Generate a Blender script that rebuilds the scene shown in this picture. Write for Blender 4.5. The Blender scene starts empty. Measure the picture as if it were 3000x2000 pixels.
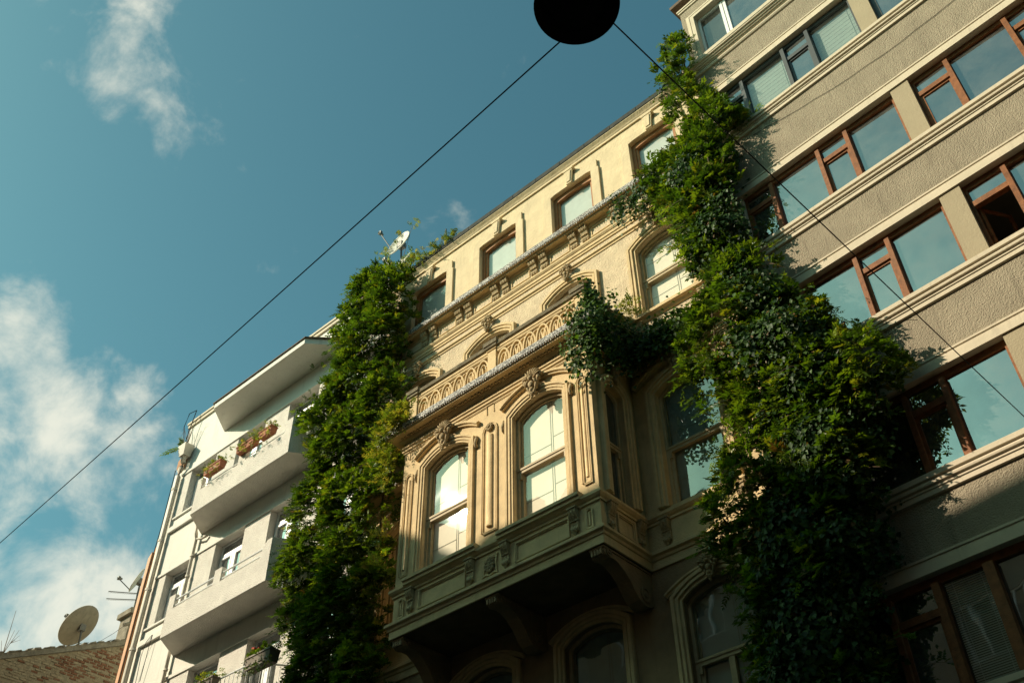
import bpy, math, random
import numpy as np
from mathutils import Matrix, Vector
random.seed(7); RNG = np.random.default_rng(11)
scene = bpy.context.scene
COL = scene.collection
PI = math.pi

# ------------------------------------------------------------------ camera
R = [[0.7392040923205759, 0.6734247405830555, -0.008742349064067942],
     [-0.45925066689325356, 0.494530095193584, -0.7379219538040094],
     [-0.4926115455961373, 0.5494898577030055, 0.6748294313579658]]
cam = bpy.data.cameras.new('camera'); camo = bpy.data.objects.new('camera', cam); COL.objects.link(camo)
cam.sensor_width = 36; cam.lens = 35.16; cam.clip_end = 2000
m = Matrix(((R[0][0], -R[1][0], -R[2][0], 0), (R[0][1], -R[1][1], -R[2][1], 0), (R[0][2], -R[1][2], -R[2][2], 1.65), (0, 0, 0, 1)))
camo.matrix_world = m
scene.camera = camo
scene.view_settings.view_transform = 'Standard'; scene.view_settings.look = 'None'
scene.view_settings.gamma = 1.0; scene.view_settings.exposure = 0.30
scene.view_settings.use_curve_mapping = False
scene.cycles.max_bounces = 4; scene.cycles.diffuse_bounces = 2; scene.cycles.glossy_bounces = 2; scene.cycles.transmission_bounces = 3; scene.cycles.transparent_max_bounces = 8

# ------------------------------------------------------------------ sky and sun
SUN = Vector((-0.78, -0.77, 0.71)).normalized()          # direction to the sun
world = bpy.data.worlds.new('World'); scene.world = world; world.use_nodes = True
nt = world.node_tree; nt.nodes.clear()
def N(nt, t, **kw):
    n = nt.nodes.new(t)
    for k, v in kw.items():
        if k.startswith('i_'):
            key = k[2:]
            n.inputs[int(key) if key.isdigit() else key].default_value = v
        else: setattr(n, k, v)
    return n
def L(nt, a, b): nt.links.new(a, b)
sky = N(nt, 'ShaderNodeTexSky', sky_type='NISHITA', sun_disc=False)
sky.sun_elevation = math.asin(SUN.z); sky.sun_rotation = math.atan2(SUN.x, SUN.y)
sky.air_density = 1.0; sky.dust_density = 2.0; sky.ozone_density = 1.8; sky.altitude = 60
tint = N(nt, 'ShaderNodeMix', data_type='RGBA', blend_type='MULTIPLY'); tint.inputs[0].default_value = 1.0
tint.inputs[7].default_value = (0.65, 1.19, 0.89, 1)
L(nt, sky.outputs[0], tint.inputs[6])
tc = N(nt, 'ShaderNodeTexCoord')
# clouds: soft patches of broken cloud, broken up by fractal noise over the dome
blobs = [((-0.572, 0.105, 0.812), 4.4, 0.58), ((-0.598, 0.15, 0.787), 3.2, 0.58), ((-0.587, 0.205, 0.783), 3.2, 0.42), ((-0.56, 0.24, 0.79), 3.0, 0.26),
         ((-0.765, 0.185, 0.615), 3.6, 0.75), ((-0.755, 0.281, 0.594), 3.0, 0.7), ((-0.81, 0.25, 0.531), 5.6, 0.95),
         ((-0.785, 0.33, 0.53), 4.4, 0.95), ((-0.832, 0.315, 0.455), 3.6, 0.8), ((-0.845, 0.345, 0.41), 6.2, 1.15),
         ((-0.486, 0.443, 0.754), 1.8, 0.62), ((-0.9, 0.1, 0.42), 9, 0.9), ((0.75, 0.5, 0.42), 12, 0.7), ((-0.2, 0.9, 0.35), 10, 0.8)]
acc = None
for d, rad, w in blobs:
    d = Vector(d).normalized()
    dp = N(nt, 'ShaderNodeVectorMath', operation='DOT_PRODUCT'); dp.inputs[1].default_value = d
    L(nt, tc.outputs['Generated'], dp.inputs[0])
    mr = N(nt, 'ShaderNodeMapRange', interpolation_type='SMOOTHSTEP')
    mr.inputs['From Min'].default_value = math.cos(math.radians(rad * 1.35)); mr.inputs['From Max'].default_value = math.cos(math.radians(rad * 0.15))
    mr.inputs['To Max'].default_value = w
    L(nt, dp.outputs['Value'], mr.inputs['Value'])
    if acc is None: acc = mr.outputs[0]
    else:
        mx = N(nt, 'ShaderNodeMath', operation='MAXIMUM'); L(nt, acc, mx.inputs[0]); L(nt, mr.outputs[0], mx.inputs[1]); acc = mx.outputs[0]
n1 = N(nt, 'ShaderNodeTexNoise'); n1.inputs['Scale'].default_value = 13; n1.inputs['Detail'].default_value = 9; n1.inputs['Roughness'].default_value = 0.60; n1.inputs['Distortion'].default_value = 0.25
L(nt, tc.outputs['Generated'], n1.inputs['Vector'])
ad = N(nt, 'ShaderNodeMath', operation='ADD'); L(nt, acc, ad.inputs[0])
ms = N(nt, 'ShaderNodeMath', operation='MULTIPLY'); ms.inputs[1].default_value = 3.0; L(nt, n1.outputs['Fac'], ms.inputs[0]); L(nt, ms.outputs[0], ad.inputs[1])
cm = N(nt, 'ShaderNodeMapRange', interpolation_type='SMOOTHSTEP'); cm.inputs['From Min'].default_value = 1.92; cm.inputs['From Max'].default_value = 3.08; cm.inputs['To Max'].default_value = 0.86
L(nt, ad.outputs[0], cm.inputs['Value'])
mix = N(nt, 'ShaderNodeMix', data_type='RGBA'); L(nt, cm.outputs[0], mix.inputs[0]); L(nt, tint.outputs[2], mix.inputs[6])
mix.inputs[7].default_value = (7.6, 7.5, 6.3, 1)
bg = N(nt, 'ShaderNodeBackground'); bg.inputs['Strength'].default_value = 0.10
L(nt, mix.outputs[2], bg.inputs['Color'])
wo = N(nt, 'ShaderNodeOutputWorld'); L(nt, bg.outputs[0], wo.inputs[0])
world.cycles.sampling_method = 'MANUAL'; world.cycles.sample_map_resolution = 256
sl = bpy.data.lights.new('sun', 'SUN'); sl.energy = 5.0; sl.angle = math.radians(0.53); sl.color = (1.0, 0.875, 0.68)
so = bpy.data.objects.new('sun', sl); COL.objects.link(so); so.rotation_euler = (-SUN).to_track_quat('-Z', 'Y').to_euler(); so.location = (-20, -20, 40)

# ------------------------------------------------------------------ materials
def mat(name, col, rough=0.8, var=0.12, vscale=1.5, bump=0.0, bscale=40, stain=0.0, stain_col=None, spec=0.25, metallic=0.0, bdetail=2, streak=0.0, fleck=0.0):
    M = bpy.data.materials.new(name); M.use_nodes = True
    nt = M.node_tree; b = nt.nodes['Principled BSDF']
    b.inputs['Roughness'].default_value = rough; b.inputs['Metallic'].default_value = metallic
    b.inputs['Specular IOR Level'].default_value = spec
    g = N(nt, 'ShaderNodeNewGeometry'); pos = g.outputs['Position']
    n = N(nt, 'ShaderNodeTexNoise'); n.inputs['Scale'].default_value = vscale; n.inputs['Detail'].default_value = 3; n.inputs['Roughness'].default_value = 0.6
    L(nt, pos, n.inputs['Vector'])
    rmp = N(nt, 'ShaderNodeMapRange'); rmp.inputs['From Min'].default_value = 0.3; rmp.inputs['From Max'].default_value = 0.7
    L(nt, n.outputs['Fac'], rmp.inputs['Value'])
    mx = N(nt, 'ShaderNodeMix', data_type='RGBA'); L(nt, rmp.outputs[0], mx.inputs[0])
    mx.inputs[6].default_value = tuple(c * (1 - var) for c in col) + (1,); mx.inputs[7].default_value = tuple(min(1, c * (1 + var)) for c in col) + (1,)
    outc = mx.outputs[2]
    def stainmix(outc, scale, lo, hi, amt, c2, detail=8):
        mp = N(nt, 'ShaderNodeMapping'); mp.inputs['Scale'].default_value = scale; L(nt, pos, mp.inputs['Vector'])
        s = N(nt, 'ShaderNodeTexNoise'); s.inputs['Scale'].default_value = 1.0; s.inputs['Detail'].default_value = min(detail, 4); s.inputs['Roughness'].default_value = 0.65
        L(nt, mp.outputs[0], s.inputs['Vector'])
        r = N(nt, 'ShaderNodeMapRange'); r.inputs['From Min'].default_value = lo; r.inputs['From Max'].default_value = hi; r.inputs['To Max'].default_value = amt
        L(nt, s.outputs['Fac'], r.inputs['Value'])
        m2 = N(nt, 'ShaderNodeMix', data_type='RGBA'); L(nt, r.outputs[0], m2.inputs[0]); L(nt, outc, m2.inputs[6]); m2.inputs[7].default_value = tuple(c2) + (1,)
        return m2.outputs[2]
    sc = stain_col or tuple(c * 0.45 for c in col)
    if stain: outc = stainmix(outc, (2.2, 2.2, 1.6), 0.52, 0.78, stain, sc)
    if streak: outc = stainmix(outc, (9, 9, 0.7), 0.55, 0.8, streak, tuple(c * 0.5 for c in sc))
    if fleck: outc = stainmix(outc, (26, 26, 26), 0.6, 0.72, fleck, tuple(c * 0.5 for c in col), 4)
    L(nt, outc, b.inputs['Base Color'])
    if bump:
        bn = N(nt, 'ShaderNodeTexNoise'); bn.inputs['Scale'].default_value = bscale; bn.inputs['Detail'].default_value = bdetail; bn.inputs['Roughness'].default_value = 0.6
        L(nt, pos, bn.inputs['Vector'])
        bp = N(nt, 'ShaderNodeBump'); bp.inputs['Strength'].default_value = min(1, bump); bp.inputs['Distance'].default_value = 0.03 * max(1, bump)
        L(nt, bn.outputs['Fac'], bp.inputs['Height']); L(nt, bp.outputs[0], b.inputs['Normal'])
    return M
def glass_mat(name, tintc, refl, rough=0.01, gcol=(0.9, 0.95, 0.95), wav=0.0, grime=0.0):
    M = bpy.data.materials.new(name); M.use_nodes = True; nt = M.node_tree; nt.nodes.clear()
    o = N(nt, 'ShaderNodeOutputMaterial'); t = N(nt, 'ShaderNodeBsdfTransparent'); t.inputs[0].default_value = tintc + (1,)
    g = N(nt, 'ShaderNodeBsdfGlossy'); g.inputs['Roughness'].default_value = rough; g.inputs['Color'].default_value = gcol + (1,)
    gi = N(nt, 'ShaderNodeNewGeometry'); dt = N(nt, 'ShaderNodeVectorMath', operation='DOT_PRODUCT'); L(nt, gi.outputs['Incoming'], dt.inputs[0]); L(nt, gi.outputs['Normal'], dt.inputs[1])
    ab = N(nt, 'ShaderNodeMath', operation='ABSOLUTE'); L(nt, dt.outputs['Value'], ab.inputs[0]); om = N(nt, 'ShaderNodeMath', operation='SUBTRACT', use_clamp=True); om.inputs[0].default_value = 1; L(nt, ab.outputs[0], om.inputs[1])
    pw = N(nt, 'ShaderNodeMath', operation='POWER'); pw.inputs[1].default_value = 4; L(nt, om.outputs[0], pw.inputs[0])
    a = N(nt, 'ShaderNodeMath', operation='MULTIPLY_ADD', use_clamp=True); a.inputs[1].default_value = 1.0 - refl; a.inputs[2].default_value = refl; L(nt, pw.outputs[0], a.inputs[0])
    if wav:
        ge = N(nt, 'ShaderNodeNewGeometry'); bn = N(nt, 'ShaderNodeTexNoise'); bn.inputs['Scale'].default_value = 1.7; bn.inputs['Detail'].default_value = 1
        L(nt, ge.outputs['Position'], bn.inputs['Vector']); bp = N(nt, 'ShaderNodeBump'); bp.inputs['Strength'].default_value = wav; bp.inputs['Distance'].default_value = 0.05
        L(nt, bn.outputs['Fac'], bp.inputs['Height']); L(nt, bp.outputs[0], g.inputs['Normal'])
    x = N(nt, 'ShaderNodeMixShader'); L(nt, a.outputs[0], x.inputs[0]); L(nt, t.outputs[0], x.inputs[1]); L(nt, g.outputs[0], x.inputs[2]); last = x.outputs[0]
    if grime:
        gg = N(nt, 'ShaderNodeNewGeometry'); gn = N(nt, 'ShaderNodeTexNoise'); gn.inputs['Scale'].default_value = 2.3; gn.inputs['Detail'].default_value = 5; gn.inputs['Roughness'].default_value = 0.7; L(nt, gg.outputs['Position'], gn.inputs['Vector'])
        gr = N(nt, 'ShaderNodeMapRange'); gr.inputs['From Min'].default_value = 0.35; gr.inputs['From Max'].default_value = 0.75; gr.inputs['To Min'].default_value = grime * 0.25; gr.inputs['To Max'].default_value = grime; L(nt, gn.outputs['Fac'], gr.inputs['Value'])
        df = N(nt, 'ShaderNodeBsdfDiffuse'); df.inputs[0].default_value = (.42, .44, .40, 1); x2 = N(nt, 'ShaderNodeMixShader'); L(nt, gr.outputs[0], x2.inputs[0]); L(nt, last, x2.inputs[1]); L(nt, df.outputs[0], x2.inputs[2]); last = x2.outputs[0]
    L(nt, last, o.inputs[0])
    return M
def leaf_mat(name, transl=0.38, rough=0.42, spec=0.45):
    M = bpy.data.materials.new(name); M.use_nodes = True; nt = M.node_tree
    b = nt.nodes['Principled BSDF']; o = nt.nodes['Material Output']
    at = N(nt, 'ShaderNodeAttribute', attribute_name='leafcol')
    b.inputs['Roughness'].default_value = rough; b.inputs['Specular IOR Level'].default_value = spec
    L(nt, at.outputs['Color'], b.inputs['Base Color'])
    t = N(nt, 'ShaderNodeBsdfTranslucent')
    mm = N(nt, 'ShaderNodeMix', data_type='RGBA', blend_type='MULTIPLY'); mm.inputs[0].default_value = 1; mm.inputs[7].default_value = (1.5, 1.6, 0.5, 1); L(nt, at.outputs['Color'], mm.inputs[6]); L(nt, mm.outputs[2], t.inputs[0])
    x = N(nt, 'ShaderNodeMixShader'); x.inputs[0].default_value = transl
    L(nt, b.outputs[0], x.inputs[1]); L(nt, t.outputs[0], x.inputs[2]); L(nt, x.outputs[0], o.inputs[0])
    return M
def lace_mat(name):
    M = bpy.data.materials.new(name); M.use_nodes = True; nt = M.node_tree; b = nt.nodes['Principled BSDF']; b.inputs['Roughness'].default_value = 0.6
    g = N(nt, 'ShaderNodeNewGeometry'); v = N(nt, 'ShaderNodeTexVoronoi', feature='SMOOTH_F1'); v.inputs['Scale'].default_value = 36; L(nt, g.outputs['Position'], v.inputs['Vector'])
    w = N(nt, 'ShaderNodeTexNoise'); w.inputs['Scale'].default_value = 48; w.inputs['Detail'].default_value = 3; L(nt, g.outputs['Position'], w.inputs['Vector'])
    a = N(nt, 'ShaderNodeMath', operation='SUBTRACT'); L(nt, w.outputs['Fac'], a.inputs[0]); L(nt, v.outputs['Distance'], a.inputs[1])
    r = N(nt, 'ShaderNodeMapRange'); r.inputs['From Min'].default_value = -0.03; r.inputs['From Max'].default_value = 0.08; L(nt, a.outputs[0], r.inputs['Value'])
    mx = N(nt, 'ShaderNodeMix', data_type='RGBA'); L(nt, r.outputs[0], mx.inputs[0]); mx.inputs[6].default_value = (.08, .075, .065, 1); mx.inputs[7].default_value = (.48, .45, .39, 1)
    L(nt, mx.outputs[2], b.inputs['Base Color'])
    bp = N(nt, 'ShaderNodeBump'); bp.inputs['Strength'].default_value = 1; bp.inputs['Distance'].default_value = 0.03; L(nt, r.outputs[0], bp.inputs['Height']); L(nt, bp.outputs[0], b.inputs['Normal'])
    return M

CREAM = (0.70, 0.52, 0.288)
MT = dict(
    cream=mat('cream_plaster', CREAM, 0.85, 0.12, 4, 0.35, 40, stain=0.42, stain_col=(.42, .31, .18), streak=0.30),
    cream_rough=mat('cream_render', (0.68, 0.54, 0.36), 0.92, 0.14, 4.5, 0.9, 24, stain=0.45, stain_col=(.46, .375, .26), streak=0.22, fleck=0.3, bdetail=4),
    cream_light=mat('cream_attic_plaster', (0.69, 0.55, 0.348), 0.88, 0.10, 2.6, 0.45, 18, stain=0.34, stain_col=(.52, .42, .29), streak=0.24, bdetail=4),
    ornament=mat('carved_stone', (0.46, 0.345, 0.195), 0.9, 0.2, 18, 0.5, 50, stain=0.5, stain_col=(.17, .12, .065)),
    railstone=mat('weathered_rail_stone', (0.20, 0.165, 0.105), 0.92, 0.35, 9, 0.6, 45, stain=0.6, stain_col=(.045, .038, .026)),
    lace=lace_mat('lace_trim_metal'),
    zinc=mat('zinc_flashing', (0.055, 0.056, 0.05), 0.8, 0.3, 6, 0.1, 20, stain=0.4, stain_col=(.03, .03, .026), spec=0.1),
    wood_light=mat('varnished_window_wood', (0.36, 0.165, 0.065), 0.55, 0.2, 9, 0.2, 60, streak=0.3),
    wood_sash=mat('painted_sash_wood', (0.50, 0.39, 0.23), 0.6, 0.15, 7, 0.15, 60, streak=0.35),
    wood_red=mat('red_brown_window_wood', (0.23, 0.085, 0.028), 0.6, 0.3, 12, 0.25, 70, stain=0.45, stain_col=(.30, .165, .08), streak=0.35, spec=0.25),
    alu=mat('dark_grey_frame', (0.055, 0.06, 0.058), 0.45, 0.15, 6, 0, spec=0.5),
    pvc=mat('white_window_frame', (0.80, 0.80, 0.77), 0.35, 0.03, 3, 0, spec=0.5),
    white=mat('white_wall_paint', (0.78, 0.745, 0.665), 0.85, 0.055, 0.9, 0.30, 36, stain=0.16, stain_col=(.54, .49, .41), streak=0.26),
    white_rough=mat('white_roughcast', (0.76, 0.71, 0.63), 0.92, 0.08, 3, 1.0, 34, stain=0.12, stain_col=(.5, .45, .37)),
    stucco=mat('grey_beige_roughcast', (0.345, 0.288, 0.205), 0.95, 0.10, 2.2, 1.0, 46, stain=0.28, stain_col=(.26, .215, .155), streak=0.5, fleck=0.3, bdetail=2),
    trim=mat('beige_trim_paint', (0.60, 0.51, 0.375), 0.75, 0.05, 3, 0.12, 30, stain=0.22, stain_col=(.42, .36, .26), streak=0.34),
    pillar=mat('taupe_pillar_paint', (0.37, 0.305, 0.20), 0.85, 0.05, 2.5, 0.3, 40, streak=0.1),
    glass=glass_mat('reflective_window_glass', (0.25, 0.28, 0.28), 0.40, 0.02, (0.74, 0.80, 0.84), 0.12, 0.20),
    glass_clear=glass_mat('clear_window_glass', (0.96, 0.95, 0.91), 0.05, 0.02, wav=0.05),
    glass_mid=glass_mat('old_window_glass', (0.62, 0.68, 0.66), 0.16, 0.02, wav=0.08, grime=0.08),
    panel=mat('white_window_panel', (0.84, 0.78, 0.655), 0.7, 0.05, 2, 0.0),
    panel_line=mat('panel_seam_grey', (0.48, 0.47, 0.40), 0.8, 0.05, 2),
    curtain=mat('pale_curtain', (0.55, 0.60, 0.58), 0.85, 0.08, 4),
    blind=mat('white_blind', (0.74, 0.74, 0.66), 0.7, 0.04, 4),
    blind_grey=mat('grey_blind', (0.22, 0.21, 0.18), 0.8, 0.06, 4),
    shade_lower_render=mat('brown_shade_darkened_render', (0.34, 0.235, 0.135), 0.92, 0.15, 2.5, 0.5, 18, stain=0.4, stain_col=(.22, .14, .08), streak=0.25),  # brown paint, deepened to stand in for the shade below the bay
    shade_soffit=mat('shade_darkened_bay_soffit', (0.22, 0.155, 0.09), 0.9, 0.2, 3, 0.2, 20, stain=0.4),  # dark base colour imitates the deep shade under the bay
    net=mat('dim_net_curtain', (0.26, 0.28, 0.255), 0.9, 0.1, 4),
    dark=mat('dark_interior', (0.05, 0.042, 0.034), 0.9, 0.2, 2),
    room=mat('room_wall', (0.16, 0.14, 0.11), 0.9, 0.2, 2),
    black=mat('black_lamp_paint', (0.012, 0.012, 0.012), 0.55, 0.1, 4),
    cable=mat('black_cable', (0.012, 0.012, 0.012), 0.6, 0.1, 4),
    pipe=mat('beige_drainpipe', (0.60, 0.54, 0.44), 0.55, 0.08, 3, 0.1, 30, stain=0.3, streak=0.25),
    orange=mat('orange_pipe', (0.66, 0.33, 0.16), 0.6, 0.12, 5, 0.1, 30, streak=0.25),
    salmon=mat('salmon_render', (0.50, 0.27, 0.16), 0.9, 0.12, 4, 0.3, 30),
    terracotta=mat('terracotta', (0.42, 0.16, 0.085), 0.8, 0.15, 8, 0.2, 40),
    plastic=mat('brown_planter_plastic', (0.16, 0.125, 0.085), 0.6, 0.12, 6),
    soil=mat('soil', (0.05, 0.035, 0.022), 1.0, 0.3, 20),
    brick=mat('red_brick', (0.25, 0.115, 0.065), 0.95, 0.35, 12, 0.6, 60, stain=0.5, stain_col=(.36, .29, .20)),
    brick2=mat('limewashed_brick', (0.40, 0.31, 0.20), 0.95, 0.22, 10, 0.6, 60, stain=0.4, stain_col=(.23, .13, .075)),
    mortar=mat('crumbling_mortar', (0.36, 0.29, 0.19), 1.0, 0.25, 8, 0.8, 40, stain=0.4, stain_col=(.20, .14, .08)),
    coping=mat('stone_coping', (0.28, 0.24, 0.18), 0.95, 0.3, 6, 0.6, 40, stain=0.4),
    roof=mat('brown_roof_sheet', (0.17, 0.12, 0.09), 0.9, 0.25, 7, 0.3, 30),
    dish=mat('satellite_dish_paint', (0.60, 0.58, 0.50), 0.5, 0.05, 6, streak=0.25),
    dish_old_shaded=mat('old_dish_paint_shaded', (0.31, 0.27, 0.20), 0.6, 0.1, 6, streak=0.45),  # worn paint, darkened further because its visible back is in shade
    steel=mat('galvanised_steel', (0.16, 0.155, 0.14), 0.5, 0.2, 8, metallic=0.5),
    bark=mat('vine_bark', (0.11, 0.075, 0.045), 0.95, 0.3, 20, 0.7, 50),
    twig=mat('dry_twig', (0.22, 0.15, 0.09), 0.95, 0.2, 20),
    asphalt=mat('asphalt', (0.05, 0.05, 0.048), 0.95, 0.2, 4, 0.5, 60),
    paving=mat('paving_stone', (0.13, 0.12, 0.10), 0.95, 0.2, 3, 0.4, 40),
    ground=mat('bare_ground', (0.16, 0.14, 0.10), 1.0, 0.2, 0.5),
    opp=mat('opposite_facade_paint', (0.26, 0.22, 0.16), 0.9, 0.1, 1.2, 0.3, 30, streak=0.2),
    opp2=mat('opposite_facade_paint_ochre', (0.25, 0.18, 0.11), 0.9, 0.1, 1.2, 0.3, 30, streak=0.2),
    ivy=leaf_mat('ivy_leaf', 0.25, 0.5, 0.18), wisteria=leaf_mat('wisteria_leaf', 0.36, 0.42, 0.4), petal=mat('red_petal', (0.55, 0.06, 0.05), 0.7, 0.1, 5))

# ------------------------------------------------------------------ mesh helpers
def lnk(o, parent=None):
    COL.objects.link(o)
    if parent is not None: o.parent = parent
    return o
class MB:
    def __init__(s): s.v = []; s.f = []
    def add(s, vs, fs):
        k = len(s.v); s.v += [tuple(p) for p in vs]; s.f += [tuple(i + k for i in f) for f in fs]; return s
    def box(s, x0, x1, y0, y1, z0, z1):
        return s.add([(x0, y0, z0), (x1, y0, z0), (x1, y1, z0), (x0, y1, z0), (x0, y0, z1), (x1, y0, z1), (x1, y1, z1), (x0, y1, z1)],
                     [(0, 3, 2, 1), (4, 5, 6, 7), (0, 1, 5, 4), (1, 2, 6, 5), (2, 3, 7, 6), (3, 0, 4, 7)])
    def quad(s, a, b, c, d): return s.add([a, b, c, d], [(0, 1, 2, 3)])
    def extr(s, pts3, vec, caps=True):
        n = len(pts3); q = [tuple(p[i] + vec[i] for i in range(3)) for p in pts3]
        fs = [(i, (i + 1) % n, n + (i + 1) % n, n + i) for i in range(n)]
        if caps: fs += [tuple(range(n - 1, -1, -1)), tuple(range(n, 2 * n))]
        return s.add(list(pts3) + q, fs)
    def px(s, yz, x0, x1): return s.extr([(x0, y, z) for y, z in yz], (x1 - x0, 0, 0))
    def py(s, xz, y0, y1): return s.extr([(x, y0, z) for x, z in xz], (0, y1 - y0, 0))
    def pz(s, xy, z0, z1): return s.extr([(x, y, z0) for x, y in xy], (0, 0, z1 - z0))
    def tube(s, path, r, n=8):
        P = [Vector(p) for p in path]; rings = []
        rr = r if isinstance(r, (list, tuple)) else [r] * len(P)
        up = Vector((0, 0, 1))
        for i, p in enumerate(P):
            d = (P[min(i + 1, len(P) - 1)] - P[max(i - 1, 0)]).normalized()
            a = d.cross(up if abs(d.z) < 0.95 else Vector((1, 0, 0))).normalized(); b = d.cross(a)
            rings.append([tuple(p + (a * math.cos(2 * PI * k / n) + b * math.sin(2 * PI * k / n)) * rr[i]) for k in range(n)])
        vs = [q for rg in rings for q in rg]; fs = []
        for i in range(len(P) - 1):
            for k in range(n): fs.append((i * n + k, i * n + (k + 1) % n, (i + 1) * n + (k + 1) % n, (i + 1) * n + k))
        fs += [tuple(range(n)), tuple(range((len(P) - 1) * n, len(P) * n))]
        return s.add(vs, fs)
    def blob(s, c, r, n=8, m=5, rot=None):
        vs = []; fs = []
        for j in range(m + 1):
            t = PI * j / m
            for k in range(n):
                p = Vector((r[0] * math.sin(t) * math.cos(2 * PI * k / n), r[1] * math.sin(t) * math.sin(2 * PI * k / n), r[2] * math.cos(t)))
                if rot is not None: p = rot @ p
                vs.append((c[0] + p.x, c[1] + p.y, c[2] + p.z))
        for j in range(m):
            for k in range(n): fs.append((j * n + k, j * n + (k + 1) % n, (j + 1) * n + (k + 1) % n, (j + 1) * n + k))
        return s.add(vs, fs)
    def lathe(s, c, prof, n=24, M=None):
        vs = []; fs = []
        for r, z in prof:
            for k in range(n):
                p = Vector((r * math.cos(2 * PI * k / n), r * math.sin(2 * PI * k / n), z))
                if M is not None: p = M @ p
                vs.append((c[0] + p.x, c[1] + p.y, c[2] + p.z))
        for j in range(len(prof) - 1):
            for k in range(n): fs.append((j * n + k, j * n + (k + 1) % n, (j + 1) * n + (k + 1) % n, (j + 1) * n + k))
        return s.add(vs, fs)
    def sweep(s, path, nrm, prof, mk, caps=True):
        """path: 2D points; offset each along mitred normal by prof[0]; mk(x2d, second) -> 3D"""
        n = len(path); offs = []
        for i in range(n):
            ns = []
            for a, b in ((i - 1, i), (i, i + 1)):
                if 0 <= a and b < n:
                    dx, dy = path[b][0] - path[a][0], path[b][1] - path[a][1]; l = math.hypot(dx, dy)
                    ns.append((dy / l * nrm, -dx / l * nrm))
            if len(ns) == 1: q = ns[0]
            else:
                ax, ay = ns[0][0] + ns[1][0], ns[0][1] + ns[1][1]; l2 = ax * ax + ay * ay
                q = (2 * ax / l2, 2 * ay / l2)
            offs.append(q)
        vs = []; fs = []; k = len(prof)
        for i in range(n):
            for o, z in prof: vs.append(mk(path[i][0] + offs[i][0] * o, path[i][1] + offs[i][1] * o, z))
        for i in range(n - 1):
            for j in range(k - 1): fs.append((i * k + j, i * k + j + 1, (i + 1) * k + j + 1, (i + 1) * k + j))
        if caps: fs += [tuple(range(k)), tuple(range((n - 1) * k, n * k))]
        return s.add(vs, fs)
    def plan(s, path, prof, nrm=1): return s.sweep(path, nrm, prof, lambda x, y, z: (x, y, z))
    def face(s, path, y, prof, nrm=-1): return s.sweep(path, nrm, prof, lambda x, z, o: (x, y - o, z))   # prof: (away from opening, out)
    def build(s, name, mt, parent=None, smooth=False, M=None):
        me = bpy.data.meshes.new(name); me.from_pydata(s.v, [], s.f); me.update()
        if mt is not None: me.materials.append(MT[mt] if isinstance(mt, str) else mt)
        if smooth: me.polygons.foreach_set('use_smooth', [True] * len(me.polygons))
        o = bpy.data.objects.new(name, me)
        return lnk(o, parent)
def root(name, label, cat, loc=(0, 0, 0), rz=0.0, group=None):
    o = bpy.data.objects.new(name, None); o.empty_display_size = 0.3; lnk(o); o.location = loc; o.rotation_euler = (0, 0, rz)
    return tag(o, label, cat, group)
def tag(o, label=None, cat=None, group=None, kind=None):
    if label: o['label'] = label
    if cat: o['category'] = cat
    if group: o['group'] = group
    if kind: o['kind'] = kind
    return o
def inst(src, parent, loc=(0, 0, 0), rot=(0, 0, 0), scale=(1, 1, 1)):
    """a piece sharing its mesh with src (children copied too)"""
    o = src.copy(); lnk(o, parent); o.location = loc; o.rotation_euler = rot; o.scale = scale
    for ch in list(src.children):
        c2 = ch.copy(); lnk(c2, o)
    return o
def arch_z(x, xl, xr, zs, rise):
    if rise <= 0: return zs
    w = (xr - xl) / 2; rad = (w * w + rise * rise) / (2 * rise); xc = (xl + xr) / 2
    return zs + rise - rad + math.sqrt(max(0, rad * rad - (x - xc) ** 2))
def arch_path(xl, xr, zb, zs, rise, n=12):
    return [(xl, zb)] + [(xl + (xr - xl) * i / n, arch_z(xl + (xr - xl) * i / n, xl, xr, zs, rise)) for i in range(n + 1)] + [(xr, zb)]
def wall_open(mb, x0, x1, z0, z1, y, ops, depth):
    x = x0
    for xl, xr, zb, zs, rise in sorted(ops):
        mb.quad((x, y, z0), (xl, y, z0), (xl, y, z1), (x, y, z1))
        n = 12 if rise > 0 else 1
        for i in range(n):
            a, b = xl + (xr - xl) * i / n, xl + (xr - xl) * (i + 1) / n; za, zb2 = arch_z(a, xl, xr, zs, rise), arch_z(b, xl, xr, zs, rise)
            if zb > z0: mb.quad((a, y, z0), (b, y, z0), (b, y, zb), (a, y, zb))
            mb.quad((a, y, za), (b, y, zb2), (b, y, z1), (a, y, z1))
            mb.quad((a, y, za), (b, y, zb2), (b, y + depth, zb2), (a, y + depth, za))
        mb.quad((xl, y, zb), (xl, y, zs), (xl, y + depth, zs), (xl, y + depth, zb))
        mb.quad((xr, y, zb), (xr, y, zs), (xr, y + depth, zs), (xr, y + depth, zb))
        mb.quad((xl, y, zb), (xr, y, zb), (xr, y + depth, zb), (xl, y + depth, zb))
        x = xr
    mb.quad((x, y, z0), (x1, y, z0), (x1, y, z1), (x, y, z1))
def arch_panel(mb, xl, xr, zb, zs, rise, y, n=12):
    p = arch_path(xl, xr, zb, zs, rise, n); return mb.add([(x, y, z) for x, z in p], [tuple(range(len(p)))])

# ------------------------------------------------------------------ the setting
o = MB().box(-300, 300, -300, 300, -1.0, -0.02).build('ground', 'ground'); tag(o, kind='structure')
o = MB().box(-60, 30, 1.0, 9.0, -0.3, 0.0).build('road', 'asphalt'); tag(o, kind='structure')
o = MB().box(-60, 30, 9.0, 11.3, -0.3, 0.13).build('pavement', 'paving'); tag(o, kind='structure')
o = MB().box(-60, 30, -2.2, 1.0, -0.3, 0.13).build('pavement', 'paving'); tag(o, kind='structure')

YM, YB, YF = 11.59, 10.40, 10.82

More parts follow.
